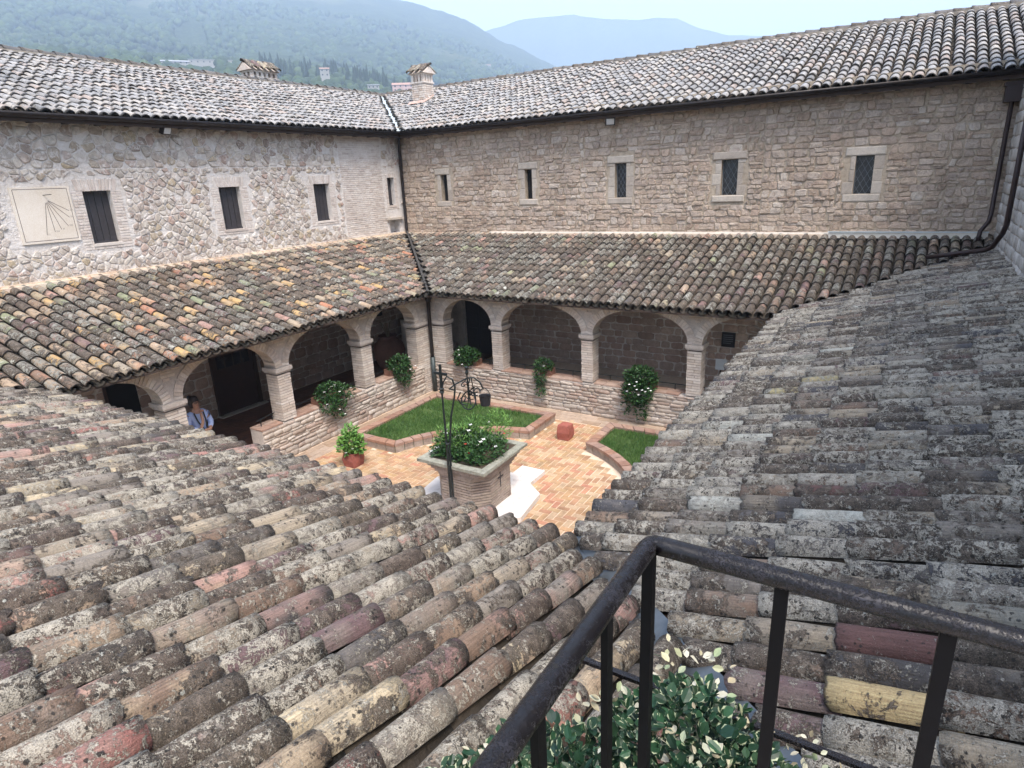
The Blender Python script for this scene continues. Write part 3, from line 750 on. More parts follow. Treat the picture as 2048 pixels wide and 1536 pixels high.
M_wl = tile_mat('white_lichen_tile', [(.42,.40,.35),(.38,.37,.32)], .58, .60, .6, .8, palec=(.56,.55,.48), white=.56)
for x_, y_ in ((13.9,-12.6),(14.45,-12.9),(13.9,-11.1),(13.6,-10.8),(14.2,-8.1)): recolour(rE, x_, y_, M_wl, 'tile blotched with white lichen')
rS = thing('cloister_roof', 'red, cream and grey tiled roof filling the left foreground', 'roof', (8,SY,ZE))
deck(rS, [(W,SY,ZE),(0,SY-W,ZE+T*W),(14.0,SY-W,ZE+T*W),(14.0,-16.1,ZE+T*(SY+16.1)*1),(14.9,-15.65,ZE+T*2.5),(EX+2.3,SY-2.3,ZE+T*2.3),(EX,SY,ZE)])
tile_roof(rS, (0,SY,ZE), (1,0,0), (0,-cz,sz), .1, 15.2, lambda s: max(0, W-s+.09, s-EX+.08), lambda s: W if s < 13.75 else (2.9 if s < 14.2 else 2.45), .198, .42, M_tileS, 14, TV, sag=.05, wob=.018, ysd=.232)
# valleys
def valley(root, a, b, wd, mat, name='valley_flashing', lift=.02):
    a, b = Vector(a), Vector(b); d = (b-a).normalized(); s_ = d.cross(Vector((0,0,1))).normalized()
    n = 10; v = []; f = []
    for i in range(n+1):
        p = a+(b-a)*i/n
        for k, (o_, h) in enumerate(((-wd, .07), (-.012, lift), (.012, lift), (wd, .07))): v.append(tuple(p+s_*o_+Vector((0,0,h-.03+rng.uniform(-.003,.003)))))
        if i: 
            for k in range(3): f.append(((i-1)*4+k, (i-1)*4+k+1, i*4+k+1, i*4+k))
    return obj(name, v, f, mat, root)
valley(rE, (EX-.05,SY+.05,ZE), (EX+2.3,SY-2.3,ZE+T*2.3), .11, M_lead)
valley(rN, (W+.03,-W-.03,ZE), (.05,-.05,ZE+T*W), .15, M_leadd, lift=.05)
valley(rE, (EX,-W,ZE), (XE,-W+WE,ZE+T*WE), .15, M_leadd)
valley(rW, (W,SY,ZE), (0,SY-W,ZE+T*W), .15, M_leadd)
mb = MB(); mb.tube([(W-.05,-W+.05,ZE+.06),(W*.5,-W*.5,ZE+T*W*.5+.12),(.1,-.1,ZE+T*W+.12)], .035, 6); mb.make('valley_roll', M_leadd, rN)

# ------------------------------------------------------------------ upper roofs
cuz, suz = 1/math.hypot(1, TU), TU/math.hypot(1, TU); UE = ZG-.02; ZR = UE+TU*(RU+OV)
uN = thing('upper_roof', 'pale weathered tiled roof above the brown wall', 'roof', (8,-OV,ZG))
deck(uN, [(OV,-OV,UE),(17.5,-OV,UE),(17.5,RU,ZR),(-RU,RU,ZR)], .12)
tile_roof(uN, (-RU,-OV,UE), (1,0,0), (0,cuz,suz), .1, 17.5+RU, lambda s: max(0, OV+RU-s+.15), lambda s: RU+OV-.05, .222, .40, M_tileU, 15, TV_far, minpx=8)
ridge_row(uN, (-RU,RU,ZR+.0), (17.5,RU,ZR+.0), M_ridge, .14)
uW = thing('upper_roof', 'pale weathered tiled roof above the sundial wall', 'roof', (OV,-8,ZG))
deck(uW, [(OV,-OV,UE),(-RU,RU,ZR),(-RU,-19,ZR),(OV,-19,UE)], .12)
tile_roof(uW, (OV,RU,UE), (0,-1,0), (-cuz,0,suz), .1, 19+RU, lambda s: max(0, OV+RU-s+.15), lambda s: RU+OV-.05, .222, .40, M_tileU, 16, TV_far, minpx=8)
ridge_row(uW, (-RU,-19,ZR), (-RU,RU,ZR), M_ridge, .15)
M_rmort = stone_mat('ridge_mortar', [(.22,.19,.16),(.28,.25,.21)], .5)
obj('ridge_mortar', *boxvf((-RU-.14,-19,ZR-.05),(-RU+.17,RU,ZR+.06)), M_rmort, uW)
obj('ridge_mortar', *boxvf((-RU,RU-.17,ZR-.05),(17.5,RU+.14,ZR+.06)), M_rmort, uN)
valley(uN, (OV,-OV,UE+.02), (-RU,RU,ZR+.02), .17, M_leadw, lift=.07)
# far slopes of the two upper roofs
obj('rear_slope', [(-RU,RU,ZR-.04),(17.5,RU,ZR-.04),(17.5,2*RU+OV,UE),(-2*RU-OV,2*RU+OV,UE)], [(0,1,2,3)], M_ridge, uN)
obj('rear_slope', [(-RU,RU,ZR-.04),(-2*RU-OV,2*RU+OV,UE),(-2*RU-OV,-19,UE),(-RU,-19,ZR-.04)], [(0,1,2,3)], M_ridge, uW)
# eaves: gutter and rafter ends
def gutter(label, a, b, n, off):
    g_ = thing('gutter', label, 'gutter', a)
    a, b = Vector(a), Vector(b); d = (b-a).normalized()
    v = []; f = []; K = 7
    for i, p in enumerate((a, b)):
        for k in range(K):
            t = math.pi*k/(K-1); o_ = -math.cos(t)*.075; h = -math.sin(t)*.085
            v.append(tuple(p+Vector(off)*(o_+.06)+Vector((0,0,h+.02))))
    for k in range(K-1): f.append((k, k+1, K+k+1, K+k))
    o = obj('trough', v, f, M_gut, g_, smooth=True)
    s_ = o.modifiers.new('thick', 'SOLIDIFY'); s_.thickness = .008
    fa = MB(); w1 = a-Vector(off)*.05; w2 = b-Vector(off)*.05
    fa.add([tuple(w1+Vector((0,0,.03))), tuple(w2+Vector((0,0,.03))), tuple(w2-Vector((0,0,.09))), tuple(w1-Vector((0,0,.09)))], [(0,1,2,3)]); fa.make('fascia', M_gut, g_)
    L = (b-a).length; k = 0; me = None
    while k*.62+.2 < L:
        p = a+d*(k*.62+.2); bx = [tuple(p+d*s1*.05-Vector(off)*o1+Vector((0,0,h1))) for s1 in (-1,1) for o1 in (.02,.36) for h1 in (-.13,-.03)]
        obj('rafter_end', bx, [(0,1,3,2),(4,6,7,5),(0,4,5,1),(2,3,7,6),(0,2,6,4),(1,5,7,3)], M_gut, g_); k += 1
gutter('dark brown gutter along the eave over the pale sundial wall', (OV,-19,UE-.01), (OV,-OV,UE-.01), 1, (1,0,0))
gutter('dark brown gutter along the eave over the brown wall', (OV,-OV,UE-.01), (17.5,-OV,UE-.01), 1, (0,-1,0))
# downpipes
def pipe(label, pts, r, mat, extra=()):
    g_ = thing('downpipe', label, 'downpipe', pts[-1]); obj('pipe', *tubevf(pts, r, 10), mat, g_, smooth=True)
    for e in extra: obj(e[0], e[1], e[2], mat, g_)
    return g_
pipe('thin dark downpipe in the corner between the two upper walls', [(.3,-.3,7.05),(.12,-.12,6.7),(.10,-.10,4.2),(.16,-.16,4.02)], .05, M_gut)
PX, PY = XE-.14, -.14
pipe('tall brown downpipe with rainwater head in the right corner', [(PX-.05,PY-.05,6.9),(PX,PY,6.6),(PX,PY,4.45),(PX-.02,PY-.05,4.3),(PX-.15,PY-.25,4.12),(PX-.17,PY-.3,3.9)], .044, M_pipe,
     [('rainwater_head', *boxvf((PX-.14,PY-.14,6.62),(PX+.14,PY+.14,6.95))), ('collar', *boxvf((PX-.17,PY-.17,6.92),(PX+.16,PY+.16,6.99)))])
pipe('brown downpipe bending out over the grey tiled roof at the right edge', [(XE-.12,-2.9,8),(XE-.12,-2.9,4.45),(XE-.14,-2.8,4.3),(XE-.22,-2.45,4.02),(XE-.3,-2.2,3.93),(XE-.75,-1.9,3.82),(XE-1.2,-1.75,3.72)], .044, M_pipe)
cw_ = W-.38-.10
pipe('dark downpipe with funnel at the inner corner of the two arcades', [(cw_+.30,-cw_-.30,ZE-.10),(cw_+.24,-cw_-.24,ZE-.35),(cw_+.20,-cw_-.20,1.2),(cw_+.20,-cw_-.20,1.0)], .05, M_gut,
     [('funnel', *lathe([(.06,0),(.13,.18),(.15,.32),(.12,.32),(.03,.02)], 12, (cw_+.31,-cw_-.31,ZE-.24)))])
pipe('green iron foot of the corner downpipe', [(cw_+.20,-cw_-.20,1.0),(cw_+.20,-cw_-.20,.0)], .066, M_pipeg)
# spotlights under the eaves
def spot(label, c, fdir):
    g_ = thing('spotlight', label, 'floodlight', c); c = Vector(c); f_ = Vector(fdir).normalized(); s_ = f_.cross(Vector((0,0,1))).normalized(); u_ = s_.cross(f_)
    fr = Frame(c, s_, u_, f_); obj('housing', *fr.box(-.13,.13,-.10,.10,-.05,.05), M_gut, g_); obj('glass', *fr.box(-.10,.10,-.075,.075,.051,.058), M_lamp, g_)
    obj('bracket', *tubevf([tuple(c-f_*.03), tuple(c-f_*.2)], .02, 6), M_gut, g_)
spot('small dark floodlight under the eave above the pale wall', (.28,-8.15,7.0), (1,.35,-.5))
spot('small floodlight under the eave of the brown wall', (7.66,-.25,6.96), (.45,-1,-.5))

# ------------------------------------------------------------------ arcades
def arcade(name_label, fr, piers, th, top, ends, detail=True, parapets=(), label_par='', u_end=None, zcap=(1.87, 2.02)):
    ar = thing('arcade', name_label, 'arcade', fr.p((piers[0][0]+piers[-1][1])/2, 0))
    z1, z2 = zcap; vous = []; sp = []
    core = MB(); D = -.012
    for k, (a, b) in enumerate(piers):
        base = .84 if any(q[0] < (a+b)/2 < q[1] for q in parapets) else 0.0
        pr_ = obj('pier', *fr.box(a+.012, b-.012, base, z1, -th+.016, D-.004), M_joA, ar)
        if detail:
            z = base; j = 0; its = []
            while z < z1-.01:
                h = min(rng.uniform(.056, .066), z1-z); gp = .013; mid_ = rng.uniform(.35, .65)
                if j % 2: cells = [(a, a+(b-a)*mid_, 0, -th), (a+(b-a)*mid_, b, 0, -th)]
                else: cells = [(a, b, 0, -th*mid_), (a, b, -th*mid_, -th)]
                for c in cells:
                    e = rng.uniform(-.004, .004)
                    v, f = fr.box(c[0]+(gp/2 if c[0] != a else 0)+e, c[1]-(gp/2 if c[1] != b else 0)+e, z+gp/2, z+h-gp/2, c[3]+(gp/2 if c[3] != -th else 0), c[2]-(gp/2 if c[2] != 0 else 0)+rng.uniform(-.004, .003))
                    its.append((v, f, b-a, rng.random()))
                z += h; j += 1
            emit(pr_, 'brick', its, M_brA, 70, 'bricks')
        v, f = fr.box(a-.045, b+.045, z1+.07, z2, -th-.045, .045); v2, f2 = fr.box(a-.02, b+.02, z1+.03, z1+.072, -th-.02, .02)
        MB().add(v, f).add(v2, f2).make('capital', M_dress if False else M_moA, ar)
    spans = []
    if ends[0] is not None: spans.append((ends[0], piers[0][0]))
    for k in range(len(piers)-1): spans.append((piers[k][1], piers[k+1][0]))
    if ends[1] is not None: spans.append((piers[-1][1], ends[1]))
    NS = 22
    for a, b in spans:
        c = (a+b)/2; hw = (b-a)/2; rise = min(2.68-z2, hw*.9) if hw > .85 else 2.64-z2
        pts = [(c-hw*math.cos(math.pi*i/NS), z2+rise*math.sin(math.pi*i/NS)**.92) for i in range(NS+1)]
        for i in range(NS):
            (u0, v0), (u1, v1) = pts[i], pts[i+1]
            core.add([fr.p(u0,v0,D), fr.p(u1,v1,D), fr.p(u1,top,D), fr.p(u0,top,D)], [(0,1,2,3)], .4)
            core.add([fr.p(u0,v0,-th), fr.p(u1,v1,-th), fr.p(u1,top,-th), fr.p(u0,top,-th)], [(3,2,1,0)], .4)
            core.add([fr.p(u0,v0,D), fr.p(u1,v1,D), fr.p(u1,v1,-th), fr.p(u0,v0,-th)], [(3,2,1,0)], .4)
        if detail:
            L = [0]
            for i in range(NS): L.append(L[-1]+math.hypot(pts[i+1][0]-pts[i][0], pts[i+1][1]-pts[i][1]))
            nb = int(L[-1]/.062)
            def at(t):
                i = max(0, min(NS-1, int(np.searchsorted(L, t)-1))); s_ = (t-L[i])/(L[i+1]-L[i]+1e-9)
                x = pts[i][0]+(pts[i+1][0]-pts[i][0])*s_; y = pts[i][1]+(pts[i+1][1]-pts[i][1])*s_
                i0 = max(0, i-1); i1 = min(NS, i+2); dx = pts[i1][0]-pts[i0][0]; dy = pts[i1][1]-pts[i0][1]; l_ = math.hypot(dx, dy)
                return x, y, -dy/l_, dx/l_
            for i in range(nb):
                t0, t1 = L[-1]*(i+.08)/nb, L[-1]*(i+.92)/nb; x0, y0, n0, m0 = at(t0); x1, y1, n1, m1 = at(t1); hh = .17
                hh0 = min(hh, (top-y0)/max(m0, .05)); hh1 = min(hh, (top-y1)/max(m1, .05))
                if min(hh0, hh1) < .03: continue
                pr1 = rng.uniform(.0, .006)
                q = [(x0,y0),(x1,y1),(x1+n1*hh1,y1+m1*hh1),(x0+n0*hh0,y0+m0*hh0)]
                v = [fr.p(x,y,-.05) for x,y in q]+[fr.p(x,y,pr1) for x,y in q]
                v += [fr.p(q[0][0],q[0][1],-th+.01), fr.p(q[1][0],q[1][1],-th+.01)]
                vous.append(([tuple(p) for p in v], [(4,5,6,7),(0,3,7,4),(1,5,6,2),(3,2,6,7),(0,4,5,1),(8,9,1,0)], .17, rng.random()))
    # spandrel bricks between arches
    if detail:
        lo = piers[0][0] if ends[0] is None else ends[0]; hi = piers[-1][1] if ends[1] is None else ends[1]
        def clear(u, v):
            for a, b in spans:
                c = (a+b)/2; hw = (b-a)/2; 
                if ((u-c)/(hw+.20))**2+(max(0, v-z2)/(.66+.20))**2 < 1: return False
            return True
        for p in rows(lo, hi, z2, top, (.056, .066), (.12, .28)):
            if all(clear(*c) for c in p): sp.append(brick(fr, p, .010, .004))
        emit(ar, 'arch_brick', vous, M_brA, 290, 'arch_bricks'); emit(ar, 'spandrel_brick', sp, M_brA, 120, 'spandrel_bricks')
    for a, b in piers: core.add([fr.p(a,z2,D), fr.p(b,z2,D), fr.p(b,top,D), fr.p(a,top,D)], [(0,1,2,3)], .4); core.add([fr.p(a,z2,-th), fr.p(b,z2,-th), fr.p(b,top,-th), fr.p(a,top,-th)], [(3,2,1,0)], .4)
    core.make('spandrel', M_moA, ar)
    mb = MB(); lo = min(p[0] for p in piers)-(0 if ends[0] is None else .1); hi = max(p[1] for p in piers)+.1
    obj('wall_plate', *fr.box(min(lo, ends[0] or lo), max(hi, ends[1] or hi), top+.003, top+.05, -th, -.012), M_ceil, ar)
    for q in parapets:
        pw = thing('parapet', label_par, 'low wall', fr.p((q[0]+q[1])/2, 0))
        obj('core', *fr.box(q[0], q[1], 0, .815, -th-.02, -.004), M_moA, pw)
        its = []
        for p in rows(q[0]+.01, q[1]-.01, .0, .80, (.05, .13), (.16, .42), (), .25):
            s_ = stone(fr, p, .006, .022, 1, .12, .16)
            if s_: its.append(s_)
        if detail: emit(pw, 'stone', its, M_par, 298, 'stones', True)
        its = []
        for p in rows(q[0]-.01, q[1], -th-.03, .025, (.19, .21), (.28, .32)):
            uu = [s_[0] for s_ in p]; dd = [s_[1] for s_ in p]
            if any(a-.01 < (uu[0]+uu[1])/2 < b+.01 for a, b in piers): continue
            v, f = fr.box(uu[0]+.004, uu[1]-.004, .812, .848+rng.uniform(-.003,.003), dd[0]+.003, dd[2]-.003); its.append((v, f, .3, rng.random()))
        emit(pw, 'coping_brick', its, M_cope, 90, 'coping_bricks')
        eg = fr.box(q[0], q[0]+.012, 0, .8, -th, 0); 
    return ar
YA = -(W-.38); XA = W-.38
FA_N = Frame((0,YA,0), (1,0,0), (0,0,1), (0,-1,0))
TOP = 2.83
aN = arcade('brick arcade of wide round arches facing us below the dark mossy roof', FA_N, [(XA,4.35),(5.91,6.22),(8.48,8.77),(11.03,11.34)], .36, TOP, (None, 13.2), True, [(XA,13.2)], 'rough stone parapet wall with brick coping under the far right arches')
FA_W = Frame((XA,0,0), (0,1,0), (0,0,1), (1,0,0))
aW = arcade('brick arcade of round arches along the left side below the orange roof', FA_W, [(-13.9,-13.55),(-11.41,-11.03),(-8.97,-8.63),(-6.50,-6.15),(-4.45,-XA-.002)], .36, TOP, (None, None), True, [(-9.55,-XA-.38)], 'rough stone parapet wall with brick coping under the left arches')
# cloister sides nearest to us, mostly under the foreground roofs
FA_E = Frame((EX+.38,0,0), (0,-1,0), (0,0,1), (-1,0,0))
arcade('brick arcade hidden under the right foreground roof', FA_E, [(4.0,4.4),(7.0,7.35),(9.7,10.05),(12.9,13.4)], .36, TOP, (None, None), False, [(4.2,13.2)], 'low wall under the right foreground roof')
FA_S = Frame((0,SY-.38,0), (-1,0,0), (0,0,1), (0,1,0))
arcade('brick arcade hidden under the left foreground roof', FA_S, [(-13.2,-12.8),(-10.1,-9.75),(-7.2,-6.85),(-4.3,-3.9)], .36, TOP, (None, None), False, [(-13.0,-4.0)], 'low wall under the left foreground roof')
# the rear walls inside the arcades are the lower storeys of the upper walls
items = []
FBN = Frame((0,-.012,0), (1,0,0), (0,0,1), (0,-1,0)); FBW = Frame((.012,0,0), (0,1,0), (0,0,1), (1,0,0))
doorN = (2.30,3.42,-.0,2.75); doorW = (-7.98,-6.85,0,2.35); openW = (-10.6,-9.95,0,2.1)
bn = thing('arcade_rear_wall', 'dark reddish stone rear wall inside the arcade facing us', 'wall', (8,0,0))
obj('mortar_bed', *boxvf((0,-.011,0),(17,.0,3.9)), M_moB, bn)
its = [s_ for s_ in (stone(FBN, p, .012, .012, 1, .16, .12) for p in rows(3.5, 13.6, .0, 3.3, (.15, .30), (.22, .55), (), .3)) if s_]
emit(bn, 'stone', its, M_back, 200, 'stones', True)
bw = thing('arcade_rear_wall', 'dark reddish stone rear wall inside the left arcade', 'wall', (0,-8,0))
obj('mortar_bed', *boxvf((0,-17,0),(.011,-.02,3.9)), M_moB, bw)
its = [s_ for s_ in (stone(FBW, p, .012, .012, 1, .16, .12) for p in rows(-13.5, -.6, .0, 3.3, (.15, .30), (.22, .5), [doorW, openW], .3)) if s_]
emit(bw, 'stone', its, M_back, 200, 'stones', True)

# ------------------------------------------------------------------ doors, stairs and things in the arcades
dw = thing('door', 'dark red wooden door with a grid of panes behind the middle left arch', 'door', (.02,-7.4,0))
u0, u1 = doorW[0], doorW[1]
obj('frame', *MB().add(*FW.box(u0-.10,u0,0,2.45,.0,.09)).add(*FW.box(u1,u1+.10,0,2.45,.0,.09)).add(*FW.box(u0,u1,2.35,2.45,.0,.085)).__dict__['v'] and (lambda m: (m.v, m.f))(MB().add(*FW.box(u0-.10,u0,0,2.45,.0,.09)).add(*FW.box(u1,u1+.10,0,2.45,.0,.09)).add(*FW.box(u0,u1,2.35,2.45,.0,.085))), M_wood, dw)
obj('leaf', *FW.box(u0,u1,.03,2.35,.012,.05), M_wood, dw)
for i in range(4):
    for j in range(3): obj('pane', *FW.box(u0+.08+i*.25,u0+.08+i*.25+.21,1.25+j*.36,1.25+j*.36+.32,.05,.056), M_glass, dw)
obj('threshold', *FW.box(u0-.15,u1+.15,0,.035,.0,.25), M_dress, dw)
for i, (a, b) in enumerate(((-7.85,1.95),(-7.2,1.92),(-7.86,1.62))):
    o = obj('notice', *FW.box(a,a+.17,b,b+.22,.058,.062), M_paper, None); tag(o, ('white paper notice at the upper left of the dark red door','white paper notice at the upper right of the dark red door','white paper notice lower left on the panes of the dark red door')[i], 'notice')
dd_ = thing('door', 'dark doorway behind the leftmost visible arch', 'door', (.02,-10.3,0))
obj('leaf', *FW.box(openW[0],openW[1],0,2.1,.0,.03), M_black, dd_); obj('frame', *FW.box(openW[0]-.06,openW[0],0,2.15,.0,.06), M_wood, dd_); obj('lintel', *FW.box(openW[0]-.06,openW[1]+.06,2.1,2.18,.0,.06), M_wood, dd_)  # the leaf is a black sheet painting the darkness inside an open doorway
dn = thing('door', 'tall black double door behind the first arch right of the corner', 'door', (2.9,-.02,0))
obj('leaf', *FN.box(2.34,2.86,0,2.7,.02,.06), M_shut, dn); obj('leaf', *FN.box(2.88,3.40,0,2.7,.02,.06), M_shut, dn)
for a in (2.42, 2.96):
    for z in (.2, 1.0, 1.8): obj('panel', *FN.box(a,a+.36,z,z+.68,.06,.072), M_shut, dn)
obj('jamb', *FN.box(2.10,2.34,0,2.75,.0,.22), M_brA, dn); obj('jamb', *FN.box(3.40,3.52,0,2.75,.0,.12), M_brA, dn)
st = thing('stairs', 'shadowed stone stairs with handrail behind the corner arch', 'stairs', (1.6,-.6,0))
for k in range(7): obj('step', *boxvf((1.9-k*.26,-1.15,0),(2.16-k*.26,-.13,.17*(k+1))), M_dress, st)
obj('handrail', *tubevf([(2.1,-1.2,1.0),(.35,-1.2,2.3)], .022, 6), M_iron, st)
obj('side_wall', *boxvf((.2,-.13,0),(2.08,-.02,3.0)), M_moA, st)
o = obj('notice_board', *FN.box(10.85,11.20,1.02,1.42,.02,.06), M_cloth, None)
tag(o, 'small black framed board on the rear wall behind the rightmost arch', 'notice board')
for k in range(5):
    l_ = obj('text_row', *FN.box(10.89,11.16-rng.uniform(0,.08),1.34-k*.055,1.355-k*.055,.061,.064), M_lat, o)
mu = thing('music_stand', 'white sheet on a thin stand behind the rightmost arch', 'stand', (11.45,-2.5,0))
ms = Frame((11.44,-2.5,1.24), (1,.1,0), (-.05,.25,.95), (.05,-.95,.3))
obj('sheet', *ms.box(-.12,.12,-.13,.13,0,.01), M_paper, mu); obj('pole', *tubevf([(11.44,-2.48,1.15),(11.44,-2.45,.1)], .012, 6), M_iron, mu); obj('foot', *boxvf((11.3,-2.6,0),(11.6,-2.3,.03)), M_iron, mu)
ad = thing('arched_doorway', 'dark arched doorway behind the rightmost arch', 'doorway', (12.3,-.02,0))
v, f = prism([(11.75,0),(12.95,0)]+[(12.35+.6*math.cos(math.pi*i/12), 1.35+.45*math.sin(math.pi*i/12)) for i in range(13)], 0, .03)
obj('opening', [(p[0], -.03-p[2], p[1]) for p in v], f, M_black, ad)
for i in range(13):
    a = math.pi*i/12; c_, s_ = math.cos(a), math.sin(a)
    q = [(12.35+.6*c_-.04, 1.35+.45*s_), (12.35+.6*c_+.04, 1.35+.45*s_), (12.35+.78*c_+.04, 1.35+.62*s_), (12.35+.78*c_-.04, 1.35+.62*s_)]
    obj('arch_stone', [FN.p(x, y, d_) for d_ in (.012, .06) for x, y in q], [(4,5,6,7),(0,4,7,3),(1,2,6,5),(3,7,6,2),(0,1,5,4)], M_moA, ad)
jr = thing('terracotta_jar', 'big round terracotta jar with dry stems behind the arch left of the corner', 'jar', (1.5,-3.05,0))
obj('body', *lathe([(.0,0),(.20,0),(.30,.12),(.46,.45),(.50,.68),(.44,.92),(.28,1.06),(.24,1.12),(.30,1.17),(.27,1.18),(.20,1.10),(.18,1.0)], 24, (1.5,-3.05,.02)), M_terra, jr, smooth=True)
pt = thing('dry_plant', 'dry spiky stems standing in the big terracotta jar', 'plant', (1.5,-3.05,1.0))
mb = MB()
for k in range(16):
    a = rng.uniform(0, 6.28); l_ = rng.uniform(.35, .75); s_ = rng.uniform(.2, .55)
    mb.tube([(1.5,-3.05,1.05),(1.5+.4*s_*math.cos(a),-3.05+.4*s_*math.sin(a),1.15+l_*.7),(1.5+s_*math.cos(a),-3.05+s_*math.sin(a),1.15+l_*.9)], [.008,.006,.002], 4)
mb.make('stems', M_dry, pt, kind='stuff')
o = obj('hanging_sign', *boxvf((.2,-2.1,1.5),(.26,-1.9,2.6)), M_cloth, None); tag(o, 'dark narrow plaque on the rear wall beside the corner, left arcade', 'plaque')
# thin bar rails on the parapets
def bar_rail(label, pts, posts):
    g_ = thing('bar_rail', label, 'rail', pts[0]); obj('bar', *tubevf(pts, .011, 6), M_iron, g_)
    for p in posts: obj('post', *tubevf([p, (p[0], p[1], .845)], .010, 6), M_iron, g_)
ty = YA+.30
bar_rail('thin iron rail on the parapet in the first arch right of the corner', [(4.35,ty,.99),(5.91,ty,.99)], [(5.6,ty,.99)])
bar_rail('thin iron rail on the parapet behind the small trailing plant', [(6.22,ty,.98),(8.48,ty,.98)], [(6.7,ty,.98),(8.1,ty,.98)])
bar_rail('thin iron rail on the parapet behind the big white flowering bush', [(8.77,ty,.98),(11.03,ty,.98)], [(9.1,ty,.98),(10.7,ty,.98)])
bar_rail('thin iron rail on the parapet in the rightmost arch', [(11.34,ty,.98),(13.2,ty,.98)], [(11.6,ty,.98)])
tx = XA-.30
bar_rail('thin iron rail at the parapet end beside the middle left pier', [(tx+.1,-9.5,1.0),(tx,-8.97,1.0)], [(tx+.09,-9.4,1.0),(tx+.02,-9.05,1.0)])
bar_rail('thin iron rail behind the spreading plant, left arcade', [(tx,-8.63,.98),(tx,-6.5,.98)], [(tx,-8.45,.98),(tx,-6.8,.98)])
bar_rail('thin iron rail in the arch with the terracotta jar', [(tx,-6.15,.98),(tx,-4.45,.98)], [(tx,-5.9,.98)])

